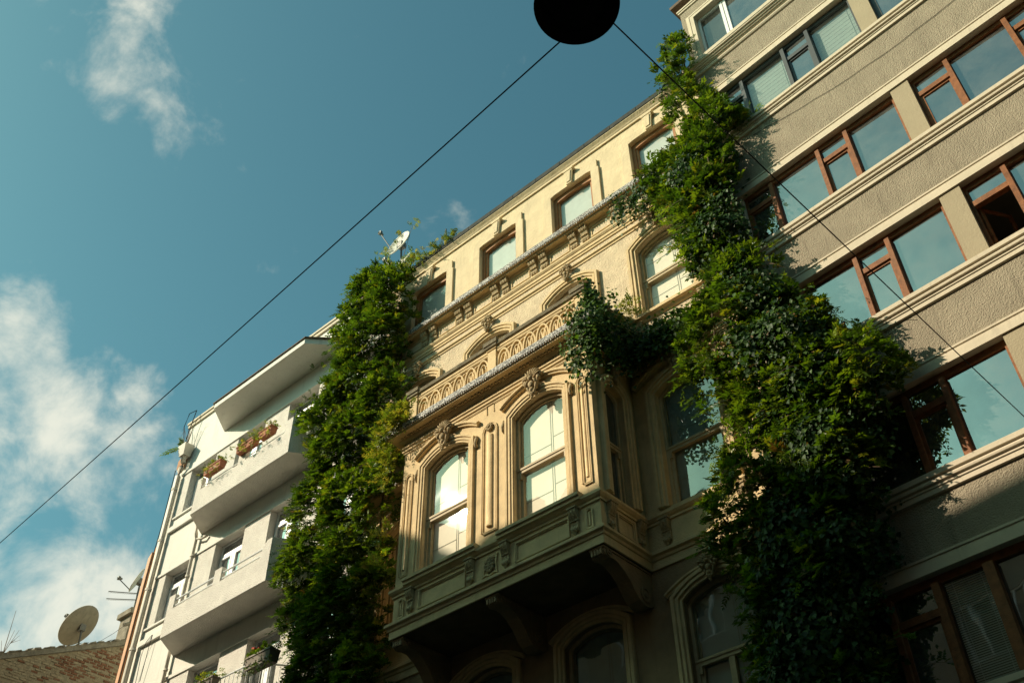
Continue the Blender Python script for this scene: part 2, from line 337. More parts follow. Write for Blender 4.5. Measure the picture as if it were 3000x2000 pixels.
# ================================================================== white apartment building (left)
LB = root('white_apartment_building', 'white apartment building with angular projecting balconies at the left', 'building', (-19.3, 11.59, 0))
LB.location = (0, 0, 0)
HEADS = [18.62, 15.25, 11.89, 8.52, 5.15]
OPX = [(-22.95, -21.72), (-20.70, -19.45), (-18.42, -17.17), (-16.13, -15.0)]
XL0, XL1 = -23.75, -14.62
mb = MB(); mr = MB(); z = 20.62
for i, h in enumerate(HEADS):
    sill = h - 1.50
    mb.quad((XL0, YM, h + 0.001), (XL1, YM, h + 0.001), (XL1, YM, z), (XL0, YM, z))
    nz = (HEADS[i + 1] + 0.001) if i + 1 < len(HEADS) else 0
    mr = MB(); wall_open(mr, XL0, XL1, sill, h, YM, [(a, b, sill, h, 0) for a, b in OPX], 0.24)
    mr.build('pier_wall', 'white_rough', LB)
    z = sill
    if i + 1 < len(HEADS): pass
    else: mb.quad((XL0, YM, 0), (XL1, YM, 0), (XL1, YM, z), (XL0, YM, z))
for xx in (XL0, XL1): mb.quad((xx, YM, 0), (xx, YM + 9, 0), (xx, YM + 9, 20.62), (xx, YM, 20.62))
mb.quad((XL0, YM + 9, 0), (XL1, YM + 9, 0), (XL1, YM + 9, 20.62), (XL0, YM + 9, 20.62)); mb.quad((XL0, YM, 20.62), (XL1, YM, 20.62), (XL1, YM + 9, 20.62), (XL0, YM + 9, 20.62))
wl = mb.build('wall', 'white', LB)
MB().plan([(XL0, YM + 1), (XL0, YM), (XL1, YM)], [(0, 20.53), (0.05, 20.55), (0.05, 20.66), (0.08, 20.67), (0.08, 20.74), (-0.25, 20.74)]).build('coping', 'trim', LB)
mb = MB()
for h in HEADS: mb.plan([(XL0 + 0.3, YM), (XL1, YM)], [(0, h), (0.035, h), (0.035, h + 0.075), (0, h + 0.075)])
mb.build('lintel_band', 'white', LB)
for k, (dz, hh, pr) in enumerate(((-1.54, 0.05, 0.05), (-1.99, 0.16, 0.08))):
    for i, h in enumerate(HEADS[:4]):
        MB().plan([(XL0 + 0.42, YM), (-21.5, YM)], [(0, h + dz), (pr, h + dz), (pr, h + dz + hh), (0, h + dz + hh)]).build('string_course', 'white', LB)
# windows
def pvc_window(xl, xr, zb, zt, parent, y):
    m = MB(); f = 0.055; zt2 = zt - 0.36; xm = xl + (xr - xl) * 0.5
    m.box(xl, xl + f, y - .04, y + .03, zb, zt); m.box(xr - f, xr, y - .04, y + .03, zb, zt); m.box(xl + f, xr - f, y - .04, y + .03, zt - f, zt); m.box(xl + f, xr - f, y - .04, y + .03, zb, zb + f)
    m.box(xl + f, xr - f, y - .05, y + .03, zt2 - .05, zt2 + .05); m.box(xm - .06, xm + .06, y - .055, y + .03, zb + f, zt2 - .05)
    for a, b in ((xl + f, xm - .06), (xm + .06, xr - f)):
        m.box(a, a + .045, y - .065, y - .003, zb + f, zt2 - .05); m.box(b - .045, b, y - .065, y - .003, zb + f, zt2 - .05); m.box(a + .045, b - .045, y - .065, y - .003, zt2 - .1, zt2 - .05)
    w = m.build('window', 'pvc', parent)
    MB().quad((xl + f, y - .01, zt2 + .05), (xr - f, y - .01, zt2 + .05), (xr - f, y - .01, zt - f), (xl + f, y - .01, zt - f)).build('pane', 'glass', w)
    for a, b in ((xl + f, xm - .06), (xm + .06, xr - f)):
        MB().quad((a + .04, y - .02, zb + f), (b - .04, y - .02, zb + f), (b - .04, y - .02, zt2 - .05), (a + .04, y - .02, zt2 - .05)).build('pane', 'glass', w)
    c = MB(); nn = 14
    for i in range(nn):
        a = xl + f + (xr - xl - 2 * f) * i / nn; b = xl + f + (xr - xl - 2 * f) * (i + 1) / nn
        c.quad((a, y + .22 + .03 * (i % 2), zb), (b, y + .22 + .03 * ((i + 1) % 2), zb), (b, y + .22 + .03 * ((i + 1) % 2), zt), (a, y + .22 + .03 * (i % 2), zt))
    c.build('curtain', 'net', w)
    return w
for i, h in enumerate(HEADS[:3]):
    for a, b in OPX: pvc_window(a + .01, b - .01, h - 1.5, h - .005, LB, YM + 0.24)
mb = MB()
for h in HEADS: mb.box(XL0 + .3, XL1 - .3, YM + .45, YM + .5, h - 2.4, h + .1)
mb.build('room_wall', 'room', LB)
# balconies
FL, FR, BL, BR = -20.96, -16.94, -21.56, -16.42
def balcony(zb, parent, notches, style):
    T = 0.11; top, low = zb + 1.07, zb + 0.68
    m = MB()
    outer = [(BL, YM), (FL, YF), (FR, YF), (BR, YM)]
    m.pz(outer, zb, zb + 0.16)
    # left and right parapets
    def par(p, q, z1):
        dx, dy = q[0] - p[0], q[1] - p[1]; l = math.hypot(dx, dy); nx, ny = -dy / l * T, dx / l * T
        m.pz([p, q, (q[0] + nx, q[1] + ny), (p[0] + nx, p[1] + ny)], zb + 0.161, z1)
    par((BL, YM), (FL, YF), top); par((FR, YF), (BR, YM), top)
    y0, y1 = YF + 0.002, YF + T
    def seg(a, b, z1):
        m.box(a, b, y0, y1, zb + 0.161, z1)
    xs = [FL + .01]
    for a, b in notches:
        seg(xs[-1], a, top); seg(a, b, low); xs.append(b)
    xx = xs[-1]
    if style == 'curve':   # the right post rises in a curve
        pts = [(xx, low)] + [(xx + .22 * (1 - math.cos(t)) - .0, low + (top - low) * math.sin(t)) for t in (0.3, 0.7, 1.1, 1.4)] + [(xx + .2, top), (FR - .01, top), (FR - .01, zb + .161), (xx, zb + .161)]
        m.py(pts, y0, y1)
    else: seg(xx, FR - .01, top)
    b = m.build('balcony', 'white_rough', parent)
    return b, low, top
B2, low2, top2 = balcony(15.88, LB, [(-20.74, -19.13), (-18.83, -17.22)], 'straight')
B1, low1, top1 = balcony(12.47, LB, [(-20.70, -19.10), (-18.82, -17.30)], 'curve')
for zz in (13.235, 13.40):
    for a, b in ((-20.70, -19.10), (-18.82, -17.16)): MB().tube([(a - .02, YF + .05, zz), (b + .02, YF + .05, zz)], 0.023, 8).build('rail', 'pvc', B1)
for a, b in ((-20.74, -19.13), (-18.83, -17.22)): MB().tube([(a, YF + .03, low2 + .09), (b, YF + .03, low2 + .09)], 0.014, 8).build('rail', 'pvc', B2)
# lowest balcony in view: slab with metal railing
m = MB(); m.pz([(BL, YM), (FL, YF), (FR, YF), (BR, YM)], 9.06, 9.24); m.pz([(FL, YF), (FR, YF), (FR, YF + .1), (FL, YF + .1)], 9.241, 9.75)
B0 = m.build('balcony', 'white_rough', LB)
MB().tube([(FL, YF + .05, 10.62), (FR, YF + .05, 10.62), (BR, YM, 10.62)], 0.02, 8).build('rail', 'pvc', B0)
for i in range(27):
    x = FL + (FR - FL) * i / 26; MB().tube([(x, YF + .05, 9.75), (x, YF + .05, 10.62)], 0.008, 5).build('baluster', 'pvc', B0)
for i in range(1, 5):
    x, y = FR + (BR - FR) * i / 5, YF + .05 + (YM - YF) * i / 5; MB().tube([(x, y, 9.24), (x, y, 10.62)], 0.008, 5).build('baluster', 'pvc', B0)
# canopy
m = MB(); cz = 19.33; yc = 10.75
m.pz([(-21.61, YM), (-20.94, yc), (-16.94, yc), (-16.18, YM)], cz, cz + .17)
CP = m.build('canopy', 'white', LB)
m = MB(); m.add([(-21.66, YM, cz + .20), (-20.98, yc - .04, cz + .172), (-16.90, yc - .04, cz + .172), (-16.10, YM, cz + .20), (-21.66, YM, cz + .225), (-20.98, yc - .04, cz + .197), (-16.90, yc - .04, cz + .197), (-16.10, YM, cz + .225)],
             [(0, 1, 2, 3), (4, 5, 6, 7), (0, 1, 5, 4), (1, 2, 6, 5), (2, 3, 7, 6)])
m.build('canopy_roof', 'roof', CP)
# pipes
mp = MB(); mp.tube([(-23.30, 11.40, 19.20), (-23.30, 11.42, 18.98), (-23.36, 11.45, 18.86), (-23.47, 11.47, 18.76), (-23.50, 11.47, 18.60), (-23.50, 11.47, 0)], 0.075, 10)
for zz in (18.1, 16.4, 14.9, 13.2, 11.6, 10): mp.tube([(-23.50, 11.47, zz), (-23.50, 11.47, zz + .07)], 0.088, 10)
PP = mp.build('drainpipe', 'pipe', LB, True)
MB().add([(-23.5, 11.24, 19.55), (-23.1, 11.24, 19.55), (-23.1, 11.56, 19.55), (-23.5, 11.56, 19.55), (-23.42, 11.3, 19.18), (-23.18, 11.3, 19.18), (-23.18, 11.52, 19.18), (-23.42, 11.52, 19.18)],
         [(0, 1, 2, 3), (4, 5, 6, 7), (0, 1, 5, 4), (1, 2, 6, 5), (2, 3, 7, 6), (3, 0, 4, 7)]).build('rainwater_hopper', 'pipe', LB)
mp = MB(); mp.tube([(-21.46, 11.40, 16.35), (-21.60, 11.42, 16.12), (-21.64, 11.48, 15.9), (-21.62, 11.50, 15.7), (-21.62, 11.50, 0)], 0.045, 8)
for zz in (15.2, 14.6, 13.0, 12.1): mp.tube([(-21.62, 11.50, zz), (-21.62, 11.50, zz + .06)], 0.06, 8)
mp.build('drainpipe', 'pipe', LB, True)
MB().tube([(-21.62, 11.5, 15.72), (-21.50, 11.48, 15.68), (-21.3, 11.5, 15.62), (-21.15, 11.54, 15.66)], 0.03, 7).build('waste_pipe', 'pipe', LB, True)
MB().extr([(-23.93, 11.44, 16.05), (-23.79, 11.44, 16.2), (-23.79, 11.44, 0), (-23.93, 11.44, 0)], (0, .14, 0)).build('edge_flashing', 'orange', LB)
MB().tube([(-23.96, 11.56, 16.02), (-23.98, 11.56, 0)], 0.055, 8).build('conduit', 'pvc', LB, True)
MB().tube([(-23.70, 11.45, 18.9), (-23.68, 11.46, 17), (-23.74, 11.45, 15.5), (-23.75, 11.45, 12), (-23.72, 11.45, 8)], 0.012, 5).build('cable', 'cable', LB)
MB().py([(-23.80, 19.0), (-23.42, 18.9), (-23.42, 19.5), (-23.66, 19.42), (-23.82, 19.3)], 11.52, 11.585).build('bare_render_patch', 'salmon', LB)
MB().py([(-23.90, 16.0), (-23.74, 15.7), (-23.72, 16.55), (-23.84, 16.35)], 11.53, 11.60).build('bare_render_patch', 'salmon', LB)
MB().tube([(-23.05, 11.55, 12.2), (-23.02, 11.5, 12.9), (-22.9, 11.48, 13.25), (-22.72, 11.5, 13.4), (-22.74, 11.5, 12.9), (-22.8, 11.52, 12.2)], 0.008, 5).build('loose_wire', 'cable', LB)

# ================================================================== cream historic house (middle)
HB = root('cream_historic_house', 'ornate cream stone house with a projecting bay and balustrade between two vines', 'building')
XM0, XM1 = -14.60, -5.04
BX0, BX1 = -12.15, -7.57
WC = [-13.24, -11.02, -8.77, -6.51]          # axes of the arched windows
AC = [-13.05, -10.77, -8.525, -6.30]         # axes of the attic windows
WP = [(XM0, YM), (BX0, YM), (BX0, YB), (BX1, YB), (BX1, YM), (XM1, YM)]
BP = [(BX0, YM), (BX0, YB), (BX1, YB), (BX1, YM)]
FP = [(XM0, YM), (XM1, YM)]
hw = 0.58
# --- walls
mb = MB(); wall_open(mb, XM0, XM1, 17.6, 20.2, YM, [(c - .585, c + .585, 18.15, 19.50, 0) for c in AC], 0.22); mb.build('attic_wall', 'cream_light', HB)
mb = MB(); wall_open(mb, XM0, XM1, 13.6, 17.6, YM, [(c - hw, c + hw, 14.45, 16.22, .2) for c in WC], 0.2); mb.build('upper_wall', 'cream_rough', HB)
mb = MB(); wall_open(mb, XM0, BX0, 9.36, 13.6, YM, [(WC[0] - hw, WC[0] + hw, 10.33, 12.58, .2)], 0.2); mb.build('middle_wall', 'cream', HB)
mb = MB(); wall_open(mb, BX1, XM1, 9.36, 13.6, YM, [(WC[3] - hw, WC[3] + hw, 10.33, 12.58, .2)], 0.2); mb.build('middle_wall', 'cream', HB)
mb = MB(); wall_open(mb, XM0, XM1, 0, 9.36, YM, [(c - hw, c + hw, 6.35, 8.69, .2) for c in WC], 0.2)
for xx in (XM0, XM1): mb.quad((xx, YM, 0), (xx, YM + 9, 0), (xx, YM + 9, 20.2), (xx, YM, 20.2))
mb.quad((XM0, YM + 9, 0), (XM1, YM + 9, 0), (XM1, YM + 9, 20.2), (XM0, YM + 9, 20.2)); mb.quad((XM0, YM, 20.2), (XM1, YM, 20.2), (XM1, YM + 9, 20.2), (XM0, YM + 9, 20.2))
mb.build('lower_wall', 'shade_lower_render', HB)
# bay walls
BW = [(-11.54, -10.40), (-9.33, -8.18)]
mb = MB(); wall_open(mb, BX0, BX1, 9.36, 13.6, YB, [(a, b, 10.33, 12.58, .2) for a, b in BW], 0.18)
mb.quad((BX0, YB, 9.36), (BX0, YM, 9.36), (BX0, YM, 13.6), (BX0, YB, 13.6))
def side(mbs, xs=BX1):
    mbs.v = [(xs - y, x, z) for x, y, z in mbs.v]; return mbs
sd = MB(); wall_open(sd, YB, YM, 9.36, 13.6, 0, [(10.74, 11.24, 10.33, 12.50, .16)], 0.18); side(sd); mb.add(sd.v, sd.f)
MB().quad((BX0, YB, 9.36), (BX1, YB, 9.36), (BX1, YM, 9.36), (BX0, YM, 9.36)).build('bay_soffit', 'shade_soffit', HB); mb.quad((BX0, YB, 13.6), (BX1, YB, 13.6), (BX1, YM, 13.6), (BX0, YM, 13.6))
mb.build('bay_wall', 'cream', HB)
# --- roof edge
MB().plan(FP, [(0, 20.10), (.04, 20.10), (.04, 20.15), (.055, 20.17), (.07, 20.20), (.11, 20.25), (.12, 20.26), (.12, 20.30), (.0, 20.33)]).build('crown_moulding', 'cream_light', HB)
for i in range(13):
    a = XM0 + (XM1 - XM0) * i / 13; b = XM0 + (XM1 - XM0) * (i + 1) / 13 - .012
    MB().plan([(a, YM), (b, YM)], [(0.0, 20.29), (.135, 20.29), (.14, 20.31), (.135, 20.43), (0.02, 20.45)]).build('roof_flashing', 'zinc', HB)
# --- main cornice
MB().plan(FP, [(0, 17.74), (.03, 17.76), (.045, 17.80), (.17, 17.82), (.17, 17.845), (.235, 17.86), (.235, 17.97), (.2, 17.99), (0, 18.08)]).build('main_cornice', 'cream', HB)
def lace(path, out, z0, z1, parent):
    MB().plan(path, [(out, z0), (out + .012, z0 - .005), (out + .022, (z0 + z1) / 2), (out + .012, z1 + .005), (out, z1)]).build('lace_trim', 'lace', parent)
def teeth(segs, z, w, h, dx, name, mt, parent, d=.012, sub=False):
    m = MB()
    for (a, b) in segs:
        a = Vector(a); b = Vector(b); l = (b - a).length; n = int(l / dx); t = (b - a) / l; nr = Vector((t.y, -t.x))
        for i in range(n):
            p = a + t * (i + .5) * l / n; q0 = p - t * w / 2; q1 = p + t * w / 2
            hh = h * (0.8 + .4 * ((i * 37) % 7) / 7)
            if sub: m.extr([(q0.x, q0.y, z), (q1.x, q1.y, z), (q1.x, q1.y, z - hh), (q0.x, q0.y, z - hh)], (-nr.x * d, -nr.y * d, 0))
            else: m.extr([(q0.x, q0.y, z), (q1.x, q1.y, z), (p.x, p.y, z - hh)], (-nr.x * d, -nr.y * d, 0))
    o = m.build(name, mt, parent); o['kind'] = 'stuff'; return o
lace(FP, .236, 17.865, 17.975, HB)
teeth([((XM0, YM - .24), (XM1, YM - .24))], 17.865, .05, .055, .062, 'lace_fringe', 'lace', HB)
teeth([((XM0, YM - .175), (XM1, YM - .175))], 17.825, .035, .035, .058, 'bead_row', 'cream', HB, .04, True)
# consoles
def console_mesh():
    m = MB()
    prof = [(0, 0), (0, -.34), (-.03, -.34), (-.05, -.305), (-.035, -.25), (-.04, -.18), (-.07, -.13), (-.115, -.10), (-.135, -.06), (-.13, -.02), (-.125, 0)]
    for k in range(3): m.px([(y, z) for y, z in prof], -.095 + k * .066, -.095 + k * .066 + .054)
    m.px([(0, .002), (0, -.31), (-.025, -.31), (-.10, -.06), (-.11, .002)], -.088, .088)
    m.box(-.11, .11, -.145, 0, .002, .03); m.box(-.1, .1, -.075, 0, -.22, -.20)
    for k in range(3): m.blob((-.068 + k * .066, -.03, -.355), (.022, .022, .03), 6, 4)
    return m
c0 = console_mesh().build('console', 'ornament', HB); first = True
for k in range(-4, 5):
    for dx in (-.152, .152):
        x = -9.88 + k * 1.137 + .34 + dx
        if x < XM0 + .15 or x > XM1 - .15: continue
        if first: c0.location = (x, YM, 17.77); first = False
        else: inst(c0, HB, (x, YM, 17.77))
def frame_xz(m, xl, xr, z0, z1, y, w, out):   # rectangular raised frame
    m.box(xl, xr, y - out, y, z0, z0 + w); m.box(xl, xr, y - out, y, z1 - w, z1); m.box(xl, xl + w, y - out, y, z0 + w, z1 - w); m.box(xr - w, xr, y - out, y, z0 + w, z1 - w)
for k in range(-4, 4):
    xa = -9.88 + k * 1.137 + .34 + .30; xb = xa + .54
    m = MB(); frame_xz(m, xa, xb, 17.43, 17.70, YM, .022, .02); m.build('frieze_panel', 'cream', HB)
    m = MB(); m.box(xa, xb, YM - .16, YM - .145, 17.80, 17.83); m.box(xa, xb, YM - .06, YM - .05, 17.79, 17.82); m.box(xa, xa + .015, YM - .16, YM - .05, 17.79, 17.82); m.box(xb - .015, xb, YM - .16, YM - .05, 17.79, 17.82); m.build('soffit_panel', 'cream', HB)
MB().plan(FP, [(0, 17.08), (.025, 17.08), (.025, 17.13), (.045, 17.14), (.045, 17.21), (.06, 17.22), (.085, 17.26), (.085, 17.30), (.03, 17.33), (0, 17.345)]).build('architrave', 'cream', HB)
MB().plan(FP, [(0, 16.82), (.02, 16.82), (.02, 16.86), (.05, 16.885), (.05, 16.92), (0, 16.935)]).build('architrave', 'cream', HB)

# --- attic windows
def attic_window(xc):
    xl, xr, zb, zt = xc - .585, xc + .585, 18.15, 19.50; y = YM + .06
    m = MB(); f = .085
    m.box(xl, xl + f, y, y + .08, zb, zt); m.box(xr - f, xr, y, y + .08, zb, zt); m.box(xl + f, xr - f, y, y + .08, zb, zb + .10)
    pts = [(xl + f, zt), (xr - f, zt), (xr - f, zt - .17), (xr - .2, zt - .15), (xc + .1, zt - .11), (xc - .1, zt - .11), (xl + .2, zt - .15), (xl + f, zt - .17)]
    m.py(pts, y, y + .08)
    m.box(xl + f, xl + f + .05, y + .03, y + .09, zb + .1, zt - .15); m.box(xr - f - .05, xr - f, y + .03, y + .09, zb + .1, zt - .15)
    m.box(xl + f + .05, xr - f - .05, y + .03, y + .09, zb + .10, zb + .155)
    w = m.build('attic_window', 'wood_light', HB)
    MB().quad((xl + f, y + .06, zb + .1), (xr - f, y + .06, zb + .1), (xr - f, y + .06, zt - .1), (xl + f, y + .06, zt - .1)).build('pane', 'glass_clear', w)
    MB().quad((xl, y + .11, zb), (xr, y + .11, zb), (xr, y + .11, zt), (xl, y + .11, zt)).build('blind', 'curtain', w)
    s = MB(); s.box(xc - .80, xl, YM - .055, YM - .001, 17.99, 19.46); s.box(xr, xc + .80, YM - .055, YM - .001, 17.99, 19.46)
    s.box(xc - .765, xl, YM - .055, YM - .001, 19.461, 19.73); s.box(xr, xc + .765, YM - .055, YM - .001, 19.461, 19.73); s.box(xl + .001, xr - .001, YM - .055, YM - .001, 19.50, 19.73)
    # eared lower edge of the head
    s.py([(xl, 19.50), (xl + .001, 19.47), (xl + .12, 19.5), ], YM - .055, YM + .2); s.py([(xr, 19.50), (xr - .001, 19.47), (xr - .12, 19.5)], YM - .055, YM + .2)
    s.build('window_surround', 'cream_light', w)
    k = MB(); k.py([(xc - .115, 19.93), (xc + .115, 19.93), (xc + .075, 19.48), (xc - .075, 19.48)], YM - .11, YM - .056); k.py([(xc - .15, 19.975), (xc + .15, 19.975), (xc + .13, 19.931), (xc - .13, 19.931)], YM - .125, YM - .001)
    k.py([(xc - .08, 19.89), (xc + .08, 19.89), (xc + .05, 19.53), (xc - .05, 19.53)], YM - .13, YM - .111); k.build('keystone', 'cream_light', w)
for c in AC: attic_window(c)

# --- ornaments
def shell_ornament(sc=1.0):
    m = MB()
    for k in range(9):      # fanned shell
        a = math.radians(-72 + 18 * k); rt = Matrix.Rotation(a, 3, 'Y')
        p = rt @ Vector((0, 0, .15)); m.blob((p.x * sc, -.075 * sc, (.06 + p.z) * sc), (.021 * sc, .05 * sc, .085 * sc), 6, 5, rt)
    m.blob((0, -.10 * sc, .06 * sc), (.055 * sc, .06 * sc, .055 * sc), 8, 5)
    for s_ in (-1, 1):      # side scrolls and leaves
        m.blob((.15 * s_ * sc, -.06 * sc, .03 * sc), (.045 * sc, .05 * sc, .06 * sc), 7, 5); m.blob((.20 * s_ * sc, -.05 * sc, .10 * sc), (.035 * sc, .045 * sc, .045 * sc), 7, 5)
        m.blob((.10 * s_ * sc, -.055 * sc, -.10 * sc), (.03 * sc, .045 * sc, .11 * sc), 6, 5, Matrix.Rotation(.25 * s_, 3, 'Y')); m.blob((.055 * s_ * sc, -.06 * sc, -.24 * sc), (.028 * sc, .04 * sc, .07 * sc), 6, 5)
        m.blob((.09 * s_ * sc, -.08 * sc, -.02 * sc), (.022 * sc, .06 * sc, .08 * sc), 6, 4, Matrix.Rotation(-.5 * s_, 3, 'Y'))
    m.blob((0, -.085 * sc, -.07 * sc), (.07 * sc, .05 * sc, .08 * sc), 8, 6); m.blob((0, -.075 * sc, -.19 * sc), (.05 * sc, .05 * sc, .06 * sc), 8, 5)
    for i, (x, z) in enumerate(((-.03, -.27), (.03, -.27), (0, -.31), (0, -.25), (0, -.36))): m.blob((x * sc, -.07 * sc, z * sc), (.03 * sc, .04 * sc, .032 * sc), 6, 4)
    return m
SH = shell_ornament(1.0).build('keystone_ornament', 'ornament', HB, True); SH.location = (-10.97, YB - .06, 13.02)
inst(SH, HB, (-8.755, YB - .06, 13.02))
for c in WC: inst(SH, HB, (c, YM - .07, 16.74), scale=(.72, .85, .72))
inst(SH, HB, (WC[3], YM - .06, 13.02)); inst(SH, HB, (WC[0], YM - .06, 13.02)); inst(SH, HB, (BX1 + .06, 10.99, 12.98), rot=(0, 0, PI / 2), scale=(.7, 1, .9))
inst(SH, HB, (WC[3], YM - .06, 9.02), scale=(.8, 1, .7))

# --- arched windows
ARCH1 = [(0, -.01), (0, .035), (.045, .035), (.045, .05), (.055, .07), (.095, .07), (.095, .055), (.11, .055), (.12, .085), (.175, .085), (.19, .06), (.19, 0)]
ARCH2 = [(0, -.01), (0, .02), (.04, .02), (.045, .04), (.085, .04), (.085, .028), (.10, .028), (.105, .055), (.15, .055), (.16, 0)]
def sash_window(xl, xr, zb, zs, rise, y, parent, zmeet, mode, name='sash_window', two=False, mk=None):
    f = .055; P = arch_path(xl, xr, zb, zs, rise)
    def bld(m, nm, mt, par):
        if mk: mk(m)
        return m.build(nm, mt, par)
    m = MB(); m.face(P, y, [(0, -.09), (-f, -.09), (-f, -.15), (-f - .035, -.15), (-f - .035, -.18)])
    m.box(xl + f, xr - f, y + .09, y + .17, zmeet - .045, zmeet + .045); m.box(xl + .01, xr - .01, y + .075, y + .12, zmeet + .01, zmeet + .05)
    m.box(xl + f, xl + f + .06, y + .125, y + .19, zb, zmeet - .046); m.box(xr - f - .06, xr - f, y + .125, y + .19, zb, zmeet - .046); m.box(xl + f + .06, xr - f - .06, y + .125, y + .19, zb, zb + .09)
    for x in (xl + f + .01, xr - f - .05): m.box(x, x + .04, y + .085, y + .124, zmeet - .16, zmeet - .046)
    if two: m.box((xl + xr) / 2 - .045, (xl + xr) / 2 + .045, y + .10, y + .185, zb + .09, zmeet - .047)
    w = bld(m, name, 'wood_sash', parent)
    g = 'glass_clear' if mode == 'panel' else ('glass_mid' if mode == 'curtain' else 'glass')
    pu = arch_path(xl + f, xr - f, zmeet, zs - .01, rise - .04)
    bld(MB().add([(x, y + .135, z) for x, z in pu], [tuple(range(len(pu)))]), 'pane', g, w)
    bld(MB().quad((xl + f, y + .155, zb), (xr - f, y + .155, zb), (xr - f, y + .155, zmeet), (xl + f, y + .155, zmeet)), 'pane', g, w)
    back = {'panel': 'panel', 'curtain': 'curtain', 'dark': 'dark'}[mode]
    q = MB(); arch_panel(q, xl, xr, zb, zs, rise, y + .205); bld(q, 'shutter_panel' if mode != 'dark' else 'room_wall', back, w)
    if mode != 'dark':
        s = MB(); xm = xl + (xr - xl) * .62
        for dx in (-.022, .022): s.box(xm + dx - .005, xm + dx + .005, y + .198, y + .203, zb, zs + .1)
        s.box(xl + f, xm - .03, y + .198, y + .203, zb + .52, zb + .53); s.box(xm + .03, xr - f, y + .198, y + .203, zb + .62, zb + .63); s.box(xl + f, xm - .03, y + .198, y + .203, zb + 1.45, zb + 1.46); s.box(xm + .03, xr - f, y + .198, y + .203, zb + 1.58, zb + 1.59)
        bld(s, 'panel_seam', 'panel_line', w)
    return w
def architrave(xl, xr, zb, zs, rise, y, parent, prof, mt='cream', mk=None):
    m = MB(); m.face(arch_path(xl, xr, zb, zs, rise), y, prof)
    if mk: mk(m)
    return m.build('window_architrave', mt, parent)
# third storey
for i, c in enumerate(WC):
    sash_window(c - hw, c + hw, 14.45, 16.22, .2, YM, HB, 15.36, 'panel')
    architrave(c - hw, c + hw, 14.45, 16.22, .2, YM, HB, ARCH1)
    MB().plan([(c - .86, YM - .001), (c + .86, YM - .001)], [(0, 14.28), (.03, 14.29), (.06, 14.34), (.12, 14.36), (.12, 14.42), (.10, 14.45), (0, 14.45)]).build('window_sill', 'cream', HB)
    for dx in (-.68, .68): inst(c0, HB, (c + dx, YM - .001, 14.28), scale=(.7, .6, .8))
# second storey, on the wall beside the bay
for c, md in ((WC[0], 'dark'), (WC[3], 'curtain')):
    sash_window(c - hw, c + hw, 10.33, 12.58, .2, YM, HB, 11.42, md)
    architrave(c - hw, c + hw, 10.33, 12.58, .2, YM, HB, ARCH1)
    MB().face(arch_path(c - .95, c + .95, 12.70, 12.82, .26)[1:-1], YM, [(0, 0), (0, .07), (.03, .07), (.045, .11), (.09, .11), (.10, .08), (.12, .08), (.12, 0)]).build('hood_mould', 'cream', HB)
# first storey, in the shade below the bay
for c in WC:
    sash_window(c - hw, c + hw, 6.35, 8.69, .2, YM, HB, 7.75, 'curtain', two=True)
    architrave(c - hw, c + hw, 6.35, 8.69, .2, YM, HB, ARCH1)
    MB().face(arch_path(c - .82, c + .82, 8.74, 8.80, .24)[1:-1], YM, [(0, 0), (0, .05), (.03, .05), (.04, .08), (.07, .08), (.07, 0)]).build('hood_mould', 'cream', HB)
# bay windows
for (a, b) in BW:
    c = (a + b) / 2
    sash_window(a, b, 10.33, 12.58, .2, YB, HB, 11.45, 'panel', 'bay_sash_window')
    architrave(a, b, 10.33, 12.58, .2, YB, HB, ARCH2)
    MB().face(arch_path(c - .80, c + .80, 12.70, 12.83, .26)[1:-1], YB, [(0, 0), (0, .05), (.025, .05), (.04, .085), (.075, .085), (.085, .065), (.10, .065), (.10, 0)]).build('hood_mould', 'cream', HB)
    MB().plan([(c - .865, YB - .001), (c + .865, YB - .001)], [(0, 10.14), (.03, 10.15), (.08, 10.2), (.11, 10.21), (.11, 10.27), (.14, 10.275), (.14, 10.33), (.12, 10.345), (0, 10.345)]).build('window_sill', 'cream', HB)
    for s_ in (-1, 1):
        m = MB(); x = c + s_ * .775; m.tube([(x, YB - .01, 12.62), (x + .012, YB - .035, 12.55), (x - .012, YB - .045, 12.46), (x + .008, YB - .03, 12.38), (x, YB - .01, 12.34)], [.02, .035, .03, .035, .015], 7); m.build('hood_drop', 'ornament', HB, True)
    # spandrel frames
    m = MB()
    for s_ in (-1, 1):
        xo = c + s_ * 1.02; xi = c + s_ * .32; m.tube([(xo, YB - .004, 12.98), (xo, YB - .004, 13.17), (xi, YB - .004, 13.17)], .014, 6)
    m.build('spandrel_moulding', 'cream', HB)
sw = lambda m: side(m)
sash_window(10.74, 11.24, 10.33, 12.50, .16, 0, HB, 11.45, 'dark', 'bay_side_window', mk=sw)
architrave(10.74, 11.24, 10.33, 12.50, .16, 0, HB, ARCH1, mk=sw)
# sunk panels on the bay
def sunk_panel(x0, x1, z0, z1, arch=0.0):
    m = MB(); P = arch_path(x0, x1, z0, z1 - arch, arch) if arch else [(x0, z0), (x0, z1), (x1, z1), (x1, z0)]
    P = P + [P[0]]
    m.face(P, YB, [(0, 0), (0, .022), (.014, .022), (.014, .012), (.03, .012), (.03, .026), (.045, .026), (.045, 0)]); return m.build('sunk_panel', 'cream', HB)
sunk_panel(-10.01, -9.73, 10.52, 12.72, .13); sunk_panel(-12.035, -11.90, 10.5, 12.60, .06); sunk_panel(-7.83, -7.71, 10.5, 12.60, .06)
for x0, x1 in ((-10.01, -9.73), (-12.03, -11.905), (-7.825, -7.715)):
    xc = (x0 + x1) / 2; MB().tube([(xc, YB, 10.6), (xc, YB, 12.5)], (x1 - x0) * .22, 8).build('panel_rib', 'cream', HB, True)
m = MB()
